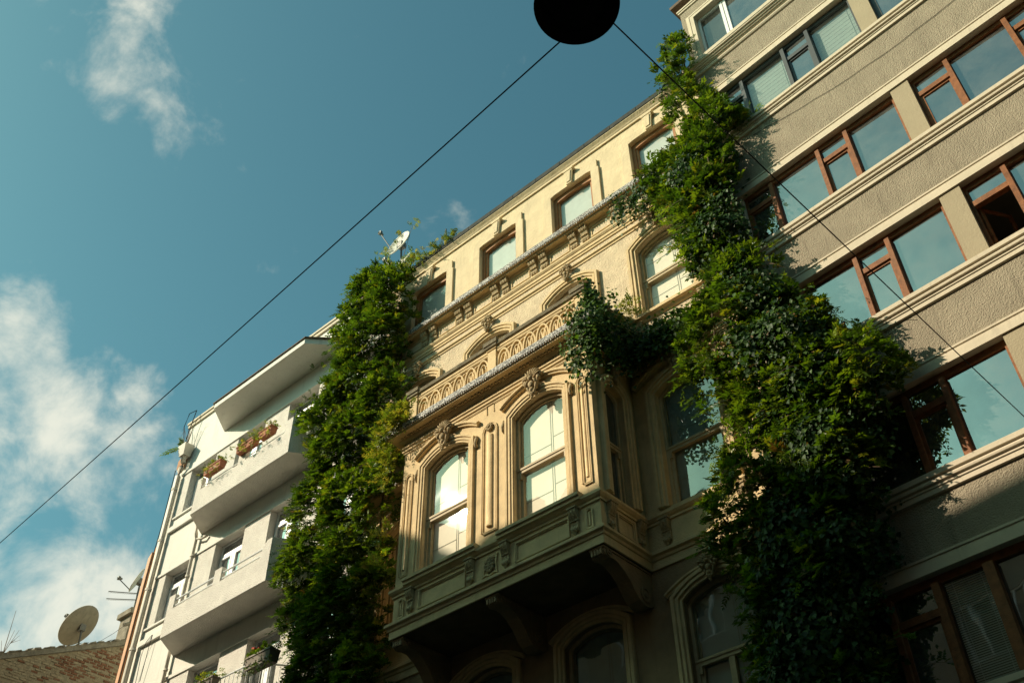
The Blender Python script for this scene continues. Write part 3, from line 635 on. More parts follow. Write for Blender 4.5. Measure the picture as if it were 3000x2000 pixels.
for k in range(9):
    a = 2 * PI * k / 9; m.blob((-9.87 + .06 * math.cos(a), YB - .03, 12.66 + .06 * math.sin(a)), (.03, .03, .03), 6, 4)
m.blob((-9.87, YB - .04, 12.66), (.035, .035, .035), 7, 4); m.build('rosette', 'ornament', HB, True)
# sill course, apron, base
MB().plan(WP, [(0, 10.10), (.025, 10.10), (.025, 10.14), (.05, 10.16), (.08, 10.20), (.08, 10.245), (.04, 10.26), (0, 10.26)]).build('sill_course', 'cream', HB)
MB().plan(WP, [(0, 9.34), (.03, 9.34), (.03, 9.475), (.05, 9.485), (.06, 9.53), (.10, 9.555), (.10, 9.60), (.07, 9.625), (0, 9.63)]).build('base_course', 'cream', HB)
for x0, x1 in ((-11.50, -10.39), (-9.29, -8.17)):
    m = MB(); m.face([(x0, 9.68), (x0, 10.03), (x1, 10.03), (x1, 9.68), (x0, 9.68)], YB, [(-.04, .006), (-.04, .02), (-.02, .02), (-.02, .035), (0, .035), (0, 0)]); m.build('apron_panel', 'cream', HB)
def bracket_mesh():
    m = MB()
    for k in range(3): m.px([(0, 0), (0, -.36), (-.03, -.37), (-.055, -.33), (-.03, -.27), (-.035, -.18), (-.075, -.12), (-.10, -.06), (-.10, 0)], -.075 + k * .052, -.075 + k * .052 + .044)
    m.box(-.09, .09, -.115, 0, 0, .025); m.box(-.08, .08, -.05, 0, -.2, -.18); m.blob((0, -.045, -.36), (.055, .045, .045), 7, 5); m.blob((0, -.035, -.41), (.03, .03, .035), 6, 4)
    return m
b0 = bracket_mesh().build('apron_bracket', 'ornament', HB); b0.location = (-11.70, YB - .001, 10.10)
for x in (-10.27, -9.49, -8.06): inst(b0, HB, (x, YB - .001, 10.10))
for y in (10.62, 11.38): inst(b0, HB, (BX1 + .001, y, 10.10), rot=(0, 0, PI / 2))
for x in (-7.2, -5.8): inst(b0, HB, (x, YM - .001, 10.10))
sp = MB(); sp.face([(10.78, 9.68), (10.78, 10.03), (11.22, 10.03), (11.22, 9.68), (10.78, 9.68)], 0, [(-.04, .006), (-.04, .02), (-.02, .02), (-.02, .035), (0, .035), (0, 0)]); side(sp).build('apron_panel', 'cream', HB)
m = MB()
P = [(-10.02, 9.68)] + [(-10.02 + .03 * math.sin(t), 9.68 + .35 * t / PI) for t in (.8, 1.6, 2.4)] + [(-10.02, 10.03), (-9.93, 10.0), (-9.845, 10.05), (-9.76, 10.0), (-9.67, 10.03)] + [(-9.67 - .03 * math.sin(t), 10.03 - .35 * t / PI) for t in (.8, 1.6, 2.4)] + [(-9.67, 9.68), (-9.76, 9.70), (-9.845, 9.67), (-9.93, 9.70), (-10.02, 9.68)]
m.face(P, YB, [(-.03, 0), (-.03, .02), (0, .028), (0, 0)]); m.build('medallion_frame', 'cream', HB)
m = MB()
for rr, nn, s_ in ((.085, 10, .03), (.045, 6, .028), (0, 1, .035)):
    for k in range(nn):
        a = 2 * PI * k / nn; m.blob((-9.845 + rr * math.cos(a), YB - .03, 9.855 + rr * 1.25 * math.sin(a)), (s_, .032, s_ * 1.2), 6, 4)
m.build('medallion', 'ornament', HB, True)
for x0, x1 in ((-12.02, -11.86), (-7.86, -7.70)):
    m = MB(); m.face(arch_path(x0 + .02, x1 - .02, 9.68, 9.96, .06) + [(x0 + .02, 9.68)], YB, [(-.02, .0), (-.02, .02), (0, .03), (.012, .03), (.012, 0)]); m.tube([((x0 + x1) / 2, YB, 9.72), ((x0 + x1) / 2, YB, 9.95)], .03, 7); m.build('niche_panel', 'cream', HB)
# big brackets under the bay
BPROF = [(10.50, 9.335), (10.44, 9.30), (10.43, 9.22), (10.47, 9.13), (10.55, 9.10), (10.63, 9.13), (10.74, 9.12), (10.90, 9.00), (11.04, 8.82), (11.14, 8.62), (11.24, 8.48), (11.36, 8.41), (11.48, 8.42), (11.589, 8.50), (11.589, 9.335)]
BPROF = [(y, 9.335 - (9.335 - z) * .66) for y, z in BPROF]
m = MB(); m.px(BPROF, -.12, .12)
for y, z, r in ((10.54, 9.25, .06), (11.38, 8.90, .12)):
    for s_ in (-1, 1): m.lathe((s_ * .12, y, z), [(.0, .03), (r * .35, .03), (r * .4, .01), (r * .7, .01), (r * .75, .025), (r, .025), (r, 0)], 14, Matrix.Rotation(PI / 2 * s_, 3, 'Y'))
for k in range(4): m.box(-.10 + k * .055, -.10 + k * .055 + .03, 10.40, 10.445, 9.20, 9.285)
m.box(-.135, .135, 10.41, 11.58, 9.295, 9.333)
g0 = m.build('bay_bracket', 'shade_lower_render', HB); g0.location = (-7.72, 0, 0)  # bracket colour darkened to imitate the shade they hang in
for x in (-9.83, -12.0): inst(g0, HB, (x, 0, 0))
# bay entablature
MB().plan(WP, [(0, 13.18), (.02, 13.18), (.02, 13.21), (.045, 13.22), (.045, 13.26), (.07, 13.28), (.07, 13.31), (.03, 13.32), (.03, 13.40), (.07, 13.42), (.10, 13.46), (.10, 13.48), (.26, 13.50), (.26, 13.54), (.295, 13.56), (.295, 13.66), (.25, 13.69), (-.3, 13.70)]).build('bay_cornice', 'cream', HB)
lace(WP, .296, 13.565, 13.675, HB)
def off(path, d):
    out = []; n = len(path)
    sg = [((path[i][0], path[i][1]), (path[i + 1][0], path[i + 1][1])) for i in range(n - 1)]
    r = []
    for (a, b) in sg:
        dx, dy = b[0] - a[0], b[1] - a[1]; l = math.hypot(dx, dy); nx, ny = dy / l, -dx / l
        r.append(((a[0] + nx * d, a[1] + ny * d), (b[0] + nx * d, b[1] + ny * d)))
    return r
segs = off(WP, .30); segs[2] = ((BX0 - .3, YB - .3), (BX1 + .3, YB - .3)); segs[3] = ((BX1 + .3, YB - .3), (BX1 + .3, YM - .3)); segs[4] = ((BX1 + .3, YM - .3), (XM1, YM - .3)); segs[0] = ((XM0, YM - .3), (BX0 - .3, YM - .3)); segs[1] = ((BX0 - .3, YM - .3), (BX0 - .3, YB - .3))
teeth(segs, 13.565, .045, .05, .056, 'lace_fringe', 'lace', HB)
teeth([((BX0, YB - .16), (BX1, YB - .16)), ((BX1 + .16, YB), (BX1 + .16, YM))], 13.505, .05, .05, .085, 'dentil_row', 'ornament', HB, .05, True)
teeth([((BX0, YB - .045), (BX1, YB - .045)), ((BX1 + .045, YB), (BX1 + .045, YM))], 13.41, .045, .07, .06, 'leaf_row', 'ornament', HB, .025)
# balustrade on the bay
RP = [(BX0 + .03, YM), (BX0 + .03, YB + .03), (BX1 - .03, YB + .03), (BX1 - .03, YM)]
MB().plan(RP, [(-.17, 14.45), (-.01, 14.45), (0, 14.47), (0, 14.50), (.015, 14.51), (.015, 14.56), (-.18, 14.56)]).build('balustrade_rail', 'cream', HB)
MB().plan(RP, [(-.18, 14.561), (.02, 14.565), (.05, 14.59), (.06, 14.66), (.03, 14.70), (-.21, 14.70)]).build('rail_coping', 'railstone', HB)
MB().plan(RP, [(-.16, 13.70), (0, 13.70), (0, 13.76), (-.01, 13.78), (-.16, 13.78)]).build('balustrade_base', 'cream', HB)
def pillar(x, y):
    m = MB(); m.box(x - .105, x + .105, y - .105, y + .105, 13.705, 14.53); m.box(x - .125, x + .125, y - .125, y + .125, 14.531, 14.575); p = m.build('balustrade_pillar', 'cream', HB)
    m = MB(); m.box(x - .155, x + .155, y - .155, y + .155, 14.576, 14.64); m.box(x - .175, x + .175, y - .175, y + .175, 14.641, 14.735); m.build('pillar_cap', 'railstone', p)
for x in (BX0 + .115, -9.86, BX1 - .115): pillar(x, YB + .115)
for x in (BX0 + .115, BX1 - .115): pillar(x, YM - .12)
def ring_mesh(a, b, w, d):
    m = MB(); n = 22; vs = []; fs = []
    for k in range(n):
        t = 2 * PI * k / n; c_, s_ = math.cos(t), math.sin(t)
        for (aa, bb, y) in ((a, b, -d), (a - w, b - w, -d), (a - w, b - w, d), (a, b, d)): vs.append((aa * c_, y, bb * s_))
    for k in range(n):
        for j in range(4): fs.append((k * 4 + j, k * 4 + (j + 1) % 4, ((k + 1) % n) * 4 + (j + 1) % 4, ((k + 1) % n) * 4 + j))
    return m.add(vs, fs)
r0 = ring_mesh(.165, .335, .034, .05).build('balustrade_ring', 'cream', HB); fr = True
r1 = ring_mesh(.095, .235, .02, .035).build('balustrade_inner_ring', 'cream', HB)
for xa, xb in ((BX0 + .22, -9.965), (-9.755, BX1 - .22)):
    n = 11; st = (xb - xa - .33) / (n - 1)
    for i in range(n):
        x = xa + .165 + st * i; loc = (x, YB + .10 + (.012 if i % 2 else -.012), 14.115)
        if fr: r0.location = loc; r1.location = loc; fr = False
        else: inst(r0, HB, loc); inst(r1, HB, loc)
for i in range(3): inst(r0, HB, (BX1 - .11, YB + .42 + i * .24, 14.115), rot=(0, 0, PI / 2))
# roof post with netting
m = MB(); m.tube([(-13.0, 11.95, 20.2), (-13.02, 11.95, 21.8)], .022, 6)
m.build('roof_post', 'steel', HB)
m = MB()
for i in range(9): m.tube([(-13.0 + i * .1, 11.95, 21.0), (-13.0 + i * .1, 11.95, 21.62 - i * .07)], .004, 4)
for i in range(7): m.tube([(-13.0, 11.95, 21.05 + i * .09), (-12.25 + .0 * i, 11.95, 21.02 + i * .03)], .004, 4)
tag(m.build('roof_netting', 'steel', HB), kind='stuff')

# ================================================================== roughcast apartment block (right)
RB = root('roughcast_apartment_block', 'grey beige roughcast apartment block with long ribbon windows at the right', 'building', (-5.0, 11.45, 0), -math.radians(4.511))
S1 = 7.06
ST = [(17.455, 18.91, 'alu'), (14.30, 15.71, 'wood_red'), (11.59, 13.00, 'wood_red'), (8.86, 10.26, 'wood_red'), (6.20, 7.63, 'wood_red')]
BAYS = [(.36, 3.385), (3.70, 6.725)]
# spandrel walls
bounds = [(20.2, 18.91)] + [(ST[i][0], ST[i + 1][1]) for i in range(len(ST) - 1)] + [(6.20, 0)]
mw = MB()
for hi, lo in bounds: mw.quad((0, 0, lo), (S1, 0, lo), (S1, 0, hi), (0, 0, hi))
mw.quad((0, 0, 20.2), (.33, 0, 20.2), (.33, 0, 22.9), (0, 0, 22.9)); mw.quad((.33, 0, 21.95), (S1, 0, 21.95), (S1, 0, 22.9), (.33, 0, 22.9)); mw.quad((.33, 0, 20.2), (S1, 0, 20.2), (S1, 0, 20.45), (.33, 0, 20.45))
for xx in (0, S1): mw.quad((xx, 0, 0), (xx, 9, 0), (xx, 9, 22.9), (xx, 0, 22.9))
mw.quad((0, 9, 0), (S1, 9, 0), (S1, 9, 22.9), (0, 9, 22.9)); mw.quad((0, 0, 22.9), (S1, 0, 22.9), (S1, 9, 22.9), (0, 9, 22.9))
mw.build('wall', 'stucco', RB)
LIN = [(0, 0), (.035, 0), (.035, .115), (.02, .12), (.02, .165), (.012, .17), (.012, .18), (.03, .185), (.03, .215), (0, .225)]
SIL = [(-.12, 0), (.09, -.01), (.095, -.015), (.095, -.085), (.06, -.095), (.06, -.105), (.07, -.115), (.085, -.14), (.08, -.165), (.045, -.175), (.045, -.185), (.055, -.20), (.055, -.215), (.04, -.22), (.04, -.29), (0, -.30)]
for z, h, mt in ST:
    MB().plan([(0.0, 0), (S1, 0)], [(o_, h + dz) for o_, dz in LIN]).build('lintel_band', 'trim', RB)
    MB().plan([(0.0, 0), (S1, 0)], [(o_, z + dz) for o_, dz in SIL]).build('sill_band', 'trim', RB)
    m = MB(); m.box(0.0, .36, -.012, .14, z - .004, h); m.box(0, S1, .001, .14, h + .0005, h + .04)
    m.build('window_reveal', 'trim', RB)
    for xp in (3.385, 6.725): MB().box(xp, xp + .315, -.006, .14, z - .004, h - .001).build('pillar', 'pillar', RB)
# ribbon windows
RP_ = random.Random(9)
def tq(a, b, y, z0, z1):
    t1, t2 = RP_.uniform(-.006, .006), RP_.uniform(-.006, .006)
    return MB().quad((a, y + t1, z0), (b, y - t1, z0), (b, y - t1 + t2, z1), (a, y + t1 + t2, z1))
def ribbon(z, h, mt, xa, xb, muls, cas, opened=(), blinds=(), venet=()):
    y = .085; f = .05
    m = MB(); m.box(xa, xb, y, y + .07, h - .10, h - .001); m.box(xa, xb, y, y + .07, z - .02, z + .03); m.box(xa, xa + f, y, y + .07, z + .03, h - .10); m.box(xb - f, xb, y, y + .07, z + .03, h - .10)
    for a, b in muls: m.box(a, b, y - .055, y + .07, z - .005, h - .101)
    w = m.build('ribbon_window', mt, RB)
    edges = [xa + f] + [e for a, b in muls for e in (a, b)] + [xb - f]
    for i in range(0, len(edges), 2):
        a, b = edges[i], edges[i + 1]
        if (i // 2) in cas:
            zt = z + .98
            t = MB(); t.box(a, b, y - .03, y + .07, zt - .04, zt + .055); t.build('transom', mt, w)
            tq(a, b, y + .03, zt + .055, h - .1).build('pane', 'glass', w)
            s = MB(); g = .042
            if (i // 2) in opened:   # casement swung inwards on its left stile
                L_ = b - a
                s.box(0, L_, -.02, .02, z + .03, z + .03 + g); s.box(0, L_, -.02, .02, zt - .04 - g, zt - .042); s.box(0, g, -.02, .02, z + .03 + g, zt - .04 - g); s.box(L_ - g, L_, -.02, .02, z + .03 + g, zt - .04 - g)
                cs = s.build('casement', mt, w); cs.location = (a + .02, y + .06, 0); cs.rotation_euler = (0, 0, math.radians(62))
                q = MB().quad((g, 0, z + .07), (L_ - g, 0, z + .07), (L_ - g, 0, zt - .08), (g, 0, zt - .08)).build('pane', 'glass_clear', w); q.location = cs.location; q.rotation_euler = cs.rotation_euler
            else:
                s.box(a, b, y + .0, y + .05, z + .03, z + .03 + g); s.box(a, b, y + .0, y + .05, zt - .04 - g, zt - .042); s.box(a, a + g, y + .0, y + .05, z + .03 + g, zt - .04 - g); s.box(b - g, b, y + .0, y + .05, z + .03 + g, zt - .04 - g)
                s.build('casement', mt, w)
                tq(a + g, b - g, y + .022, z + .05, zt - .08).build('pane', 'glass', w)
        else:
            gl = 'glass_mid' if (i // 2) in blinds or (i // 2) in venet else 'glass'
            tq(a, b, y + .045, z + .02, h - .1).build('pane', gl, w)
            if (i // 2) in blinds or (i // 2) in venet:
                v = (i // 2) in venet; s = MB(); dz = .028 if v else .11; n = int((h - z) / dz); nlo = 0 if (i // 2 == 3 or v) else 0
                for k in range(n): s.quad((a, y + .11, z + k * dz), (b, y + .11, z + k * dz), (b, y + (.13 if v else .113), z + k * dz + dz * (.92 if v else .99)), (a, y + (.13 if v else .113), z + k * dz + dz * (.92 if v else .99)))
                for xx in (a + .1, b - .1): s.box(xx, xx + .006, y + .10, y + .105, z, h)
                tag(s.build('blind', 'blind', w), kind='stuff')
    return w
M1 = [(.90, .975), (1.87, 1.945), (2.42, 2.495)]; M2 = [(4.27, 4.345), (5.25, 5.325), (5.80, 5.875)]
ribbon(*ST[0], *BAYS[0], M1, (0, 2), (), (1, 3)); ribbon(*ST[0], *BAYS[1], M2, (0, 2))
ribbon(*ST[1], *BAYS[0], M1, (0, 2)); ribbon(*ST[1], *BAYS[1], M2, (0, 2))
ribbon(*ST[2], *BAYS[0], M1, (0, 2)); ribbon(*ST[2], *BAYS[1], M2, (0, 2), (0,))
ribbon(*ST[3], *BAYS[0], M1, (0, 2)); ribbon(*ST[3], *BAYS[1], M2, (0, 2))
ribbon(*ST[4], *BAYS[0], [(.86, .94), (1.48, 1.575), (2.13, 2.26)], (1,), (), (), (2,)); ribbon(*ST[4], *BAYS[1], M2, (0, 2))
m = MB()
for z, h, mt in ST + [(20.45, 21.95, '')]:
    m.quad((.3, 1.6, z - .6), (S1 - .1, 1.6, z - .6), (S1 - .1, 1.6, h + .2), (.3, 1.6, h + .2)); m.quad((.3, .3, h + .05), (S1 - .1, .3, h + .05), (S1 - .1, 1.6, h + .05), (.3, 1.6, h + .05)); m.quad((.3, .2, z - .3), (S1 - .1, .2, z - .3), (S1 - .1, 1.6, z - .3), (.3, 1.6, z - .3))
m.build('room_wall', 'room', RB)
# top storey: framed white window over a heavy coved cornice
MB().plan([(0, .25), (0, 0), (S1, 0)], [(0, 19.86), (.03, 19.87), (.05, 19.90), (.05, 19.93), (.03, 19.935), (.035, 19.96), (.055, 19.965), (.06, 19.99), (.09, 19.995), (.095, 20.02), (.125, 20.03), (.13, 20.06), (.165, 20.07), (.175, 20.10), (.185, 20.105), (.19, 20.20), (.17, 20.235), (-.1, 20.28)]).build('cornice', 'trim', RB)
MB().face([(.33, 20.27), (.33, 21.95), (S1, 21.95)], 0, [(0, -.13), (0, .05), (.09, .05), (.09, .035), (.105, .035), (.105, .055), (.14, .055), (.14, .03), (.2, .03), (.2, 0)]).build('window_surround', 'trim', RB)
m = MB(); f = .05; y = .10
m.box(.335, S1, y, y + .07, 21.89, 21.949); m.box(.335, S1, y, y + .07, 20.28, 20.36); m.box(.335, .385, y, y + .07, 20.36, 21.89); m.box(.93, 1.0, y - .02, y + .07, 20.36, 21.89); m.box(1.015, 1.08, y - .01, y + .07, 20.36, 21.89); m.box(2.4, 2.5, y - .02, y + .07, 20.36, 21.89)
w = m.build('top_window', 'pvc', RB)
MB().quad((.385, y + .03, 20.36), (.93, y + .03, 20.36), (.93, y + .03, 21.89), (.385, y + .03, 21.89)).build('pane', 'glass_mid', w)
for a, b in ((1.08, 2.4), (2.5, 5)): MB().quad((a, y + .03, 20.36), (b, y + .03, 20.36), (b, y + .03, 21.89), (a, y + .03, 21.89)).build('pane', 'glass', w)
s = MB()
for k in range(13): s.quad((.385 + k * .042, y + .08, 20.3), (.385 + k * .042 + .038, y + .10, 20.3), (.385 + k * .042 + .038, y + .10, 21.9), (.385 + k * .042, y + .08, 21.9))
tag(s.build('blind', 'blind_grey', w), kind='stuff')
MB().plan([(0, .4), (0, 0), (S1, 0)], [(0, 22.5), (.03, 22.51), (.03, 22.56), (.05, 22.57), (.05, 22.62), (.02, 22.63), (0, 22.64)]).build('string_course', 'trim', RB)
MB().plan([(0, 2), (0, 0), (S1, 0)], [(0, 22.70), (.14, 22.74), (.15, 22.82), (.0, 22.95), (-.3, 22.95)]).build('roof_edge', 'roof', RB)
# crack-like thin wire hung across the upper spandrel
pts = []
for i in range(15):
    t = i / 14; pts.append((.9 + t * 4.6, -.012, 17.02 - .30 * math.sin(t * PI * .9) - .16 * t + (.02 if i % 3 == 1 else 0)))
MB().tube(pts, .0045, 5).build('telephone_wire', 'cable', RB)

# ================================================================== brick house beyond the white building
KB = root('brick_house', 'low house with a crumbling brick gable wall at the lower left', 'building')
XK = -27.5
def ktop(y): return 13.83 + (y - 9.73) * .466
m = MB(); m.add([(XK, 5.5, 0), (XK, 16, 0), (XK, 16, ktop(16) - .16), (XK, 5.5, ktop(5.5) - .16), (XK - 9, 5.5, 0), (XK - 9, 16, 0), (XK - 9, 16, ktop(16) - .16), (XK - 9, 5.5, ktop(5.5) - .16)], [(0, 1, 2, 3), (4, 5, 6, 7), (0, 4, 7, 3), (1, 5, 6, 2)])
WK = m.build('gable_wall', 'mortar', KB)
m = MB(); m.extr([(XK + .06, 5.4, ktop(5.4) - .17), (XK + .06, 16, ktop(16) - .17), (XK + .06, 16, ktop(16)), (XK + .06, 5.4, ktop(5.4))], (-.45, 0, 0)); m.extr([(XK - .38, 5.4, ktop(5.4) - .3), (XK - .38, 16, ktop(16) - .3), (XK - .38, 16, ktop(16) - .1), (XK - .38, 5.4, ktop(5.4) - .1)], (-8.7, 0, 0)); m.build('coping', 'coping', KB)
rs = random.Random(5)
for i in range(22):
    y = 9.0 + i * .22 + rs.uniform(-.05, .05); MB().extr([(XK + .10 + rs.uniform(-.03, .03), y, ktop(y)), (XK + .10, y + rs.uniform(.1, .2), ktop(y + .15)), (XK + .1, y + .15, ktop(y + .15) + rs.uniform(.02, .05)), (XK + .1, y, ktop(y) + rs.uniform(.015, .05))], (-.3, 0, 0)).build('coping_tile', 'coping', KB)
bm0 = MB().box(-.022, .012, -.102, .102, -.031, .031); bm0.v = [(x, y * (1 - .03 * (x > 0)), z * (1 - .08 * (x > 0))) for x, y, z in bm0.v]
bsrc = [bm0.build('brick', 'brick', KB), None]
o2 = bpy.data.objects.new('brick', bsrc[0].data.copy()); o2.data.materials[0] = MT['brick2']; lnk(o2, KB); bsrc[1] = o2
used = [0, 0]; nb = 0
row = 0; z = 12.75
while z < 15.6:
    y = 9.45 + (.11 if row % 2 else 0)
    while y < 13.5:
        vis = z < ktop(y) - .21 and z > 13.0 + (y - 9.9) * .33 - .06
        if vis and nb < 296 and rs.random() < .93:
            k = 0 if rs.random() < (.45 if y > 10.9 else .22) else 1
            loc = (XK + rs.uniform(-.012, .012), y + rs.uniform(-.008, .008), z + rs.uniform(-.006, .006)); rt = (rs.uniform(-.05, .05), rs.uniform(-.08, .08), rs.uniform(-.05, .05)); sc = (1, rs.uniform(.86, 1.0), rs.uniform(.85, 1.05))
            if not used[k]: b = bsrc[k]; used[k] = 1; b.location = loc; b.rotation_euler = rt; b.scale = sc
            else: inst(bsrc[k], KB, loc, rt, sc)
            nb += 1
        y += .222
    z += .076; row += 1
# chimney on the brick house
CH = MB(); CH.box(-28.65, -28.05, 13.35, 13.95, 14.6, 16.55); CH.box(-28.7, -28.0, 13.30, 14.0, 15.35, 15.55); CH.box(-28.75, -27.95, 13.25, 14.05, 16.55, 16.72)
CH.add([(-28.75, 13.25, 16.72), (-27.95, 13.25, 16.72), (-27.95, 14.05, 16.72), (-28.75, 14.05, 16.72), (-28.35, 13.65, 16.98)], [(0, 1, 4), (1, 2, 4), (2, 3, 4), (3, 0, 4)])
CH.tube([(-28.0, 13.32, 16.2), (-28.0, 13.18, 16.1)], .06, 8)
tag(CH.build('chimney', 'coping'), 'squat rendered chimney standing on the brick house roof', 'chimney')
# dishes and aerials
def dish(name, label, c, axis, r, depth, matn, arm, pole, flat=1.0):
    t = root(name, label, 'satellite dish')
    a = Vector(axis).normalized(); q = Vector((0, 0, 1)).rotation_difference(a).to_matrix()
    prof = [(0.001, -depth)] + [(r * k / 6, -depth * (1 - (k / 6) ** 2)) for k in range(1, 7)] + [(r * 1.02, .012), (r * 1.02, -.012), (r * .98, -.02)] + [(r * k / 6, -depth * (1 - (k / 6) ** 2) - .015) for k in range(5, 0, -1)] + [(0.001, -depth - .015)]
    MB().lathe(c, prof, 40, q).build('reflector', matn, t, True)
    cc = Vector(c); base = cc + q @ Vector((0, -r * .95, 0)) if arm[3] is None else cc + Vector(arm[3])
    lnb = cc + Vector(arm[:3])
    MB().tube([base, lnb], .016, 6).build('arm', 'steel', t)
    d = (cc - lnb).normalized(); m = MB(); m.tube([lnb - d * .05, lnb + d * .03, lnb + d * .11], [.05, .05, .03], 8); m.box(lnb.x - .05, lnb.x + .05, lnb.y - .04, lnb.y + .04, lnb.z - .02, lnb.z + .07); m.build('receiver', 'steel', t)
    bk = cc - a * (depth + .05)
    m = MB(); m.box(bk.x - .09, bk.x + .09, bk.y - .09, bk.y + .09, bk.z - .1, bk.z + .1); m.tube([cc - a * depth, bk], .06, 7); m.build('mount', 'steel', t)
    MB().tube([bk] + [Vector(p) for p in pole], .028, 7).build('pole', 'steel', t)
    return t
dish('satellite_dish', 'large weathered round satellite dish on the brick house seen from behind', (-28.51, 12.03, 15.84), (-.636, -.474, .609), .66, .10, 'dish_old_shaded', (-.30, -.32, .28, None), [(-28.36, 12.12, 15.4), (-28.31, 12.13, 14.6)])
dish('satellite_dish', 'small satellite dish on the aerial mast above the chimney', (-28.38, 13.38, 17.86), (-.352, -.866, .356), .41, .06, 'dish', (-.14, -.53, -.11, (.04, -.17, -.42)), [(-28.31, 13.5, 17.6), (-28.3, 13.5, 16.6)])
dish('satellite_dish', 'white satellite dish above the left vine on the cream house roof', (-14.87, 11.88, 22.60), (-.014, -.981, .194), .42, .06, 'dish', (-.46, -.32, .48, (-.12, -.07, -.32)), [(-14.85, 12.0, 22.2), (-14.82, 12.1, 20.3)])
dish('satellite_dish', 'satellite dish half buried in the top of the left vine', (-14.72, 11.9, 21.70), (-.079, -.93, .359), .36, .05, 'dish', (-.52, -.15, .36, (-.12, -.05, -.25)), [(-14.6, 12.05, 21.3), (-14.55, 12.1, 20.3)])
t = root('television_aerial', 'twin boom television aerial on a mast over the chimney', 'aerial')
MB().tube([(-28.3, 13.5, 16.6), (-28.3, 13.48, 17.66)], .022, 7).build('mast', 'steel', t)
for z0, z1 in ((17.40, 17.10), (17.18, 16.85)):
    MB().tube([(-28.3, 13.5, z0), (-28.3, 12.54, z1)], .014, 6).build('boom', 'steel', t)
    for i in range(12):
        y = 12.58 + i * .075; zz = z1 + (z0 - z1) * (y - 12.54) / .96; MB().tube([(-28.42, y, zz), (-28.12, y, zz - .10)], .003, 4).build('element', 'steel', t)
MB().tube([(-28.0, 13.4, 16.35), (-27.9, 12.9, 15.7), (-27.8, 12.4, 15.15), (-27.7, 11.8, 14.85)], .006, 5).build('lead', 'cable', t)
t = root('bare_sapling', 'leafless twig growing on the brick wall top at the left edge', 'plant')
for k, (dy, dz, r) in enumerate(((.05, 1.25, .012), (-.10, .7, .01), (-.22, .75, .01), (.15, .3, .01))):
    MB().tube([(-28.2, 10.06 - .02 * k, 14.0), (-28.2, 10.05 + dy * -.3, 14.0 + dz * .5), (-28.2, 10.05 - dy, 14.2 + dz)], [r, r * .8, r * .4], 5).build('twig', 'twig', t)
for a in ((.16, .45), (.24, .62), (.30, .50)): MB().tube([(-28.2, 10.14, 14.5), (-28.2, 10.1 + a[0], 14.2 + a[1])], [.007, .003], 5).build('twig', 'twig', t)

# ================================================================== hanging lamp and cables
LC = Vector((-1.98, 2.91, 7.93))
t = root('hanging_street_lamp', 'black round street lamp hanging overhead on two cables', 'street lamp', tuple(LC))
MB().lathe((0, 0, 0), [(0.001, .02), (.20, .02), (.255, .015), (.285, -.01), (.293, -.012), (.295, .0), (.285, .03), (.22, .085), (.13, .125), (.09, .14), (.085, .22), (.05, .24), (0.001, .24)], 48).build('shade', 'black', t, True)
MB().lathe((0, 0, 0), [(0.001, -.012), (.12, -.008), (.19, .012), (.2, .022)], 40).build('lens', 'black', t, True)
MB().tube([(0, 0, .22), (.02, .11, .30), (.03, .21, .20)], .012, 6).build('bracket', 'black', t)
J = Vector((-1.947, 3.117, 8.131))
def cable(name, label, a, b, sag, r):
    pts = [Vector(a).lerp(Vector(b), i / 24) - Vector((0, 0, sag * 4 * (i / 24) * (1 - i / 24))) for i in range(25)]
    o = MB().tube(pts, r, 6).build(name, 'cable'); return tag(o, label, 'cable', 'lamp cables')
c1 = cable('overhead_cable', 'black cable running from the hanging lamp down to the left edge', J, (-27.48, 6.22, 11.6), .06, .0062)
c2 = cable('overhead_cable', 'black cable running from the hanging lamp across the roughcast block', J, (-1.668, 11.187, 8.689), .02, .0058)
MB().tube([(-1.95, 7.9, 8.40), (-1.90, 7.94, 8.44), (-1.80, 8.0, 8.42)], .003, 5).build('cable_tie', 'cable', c2)

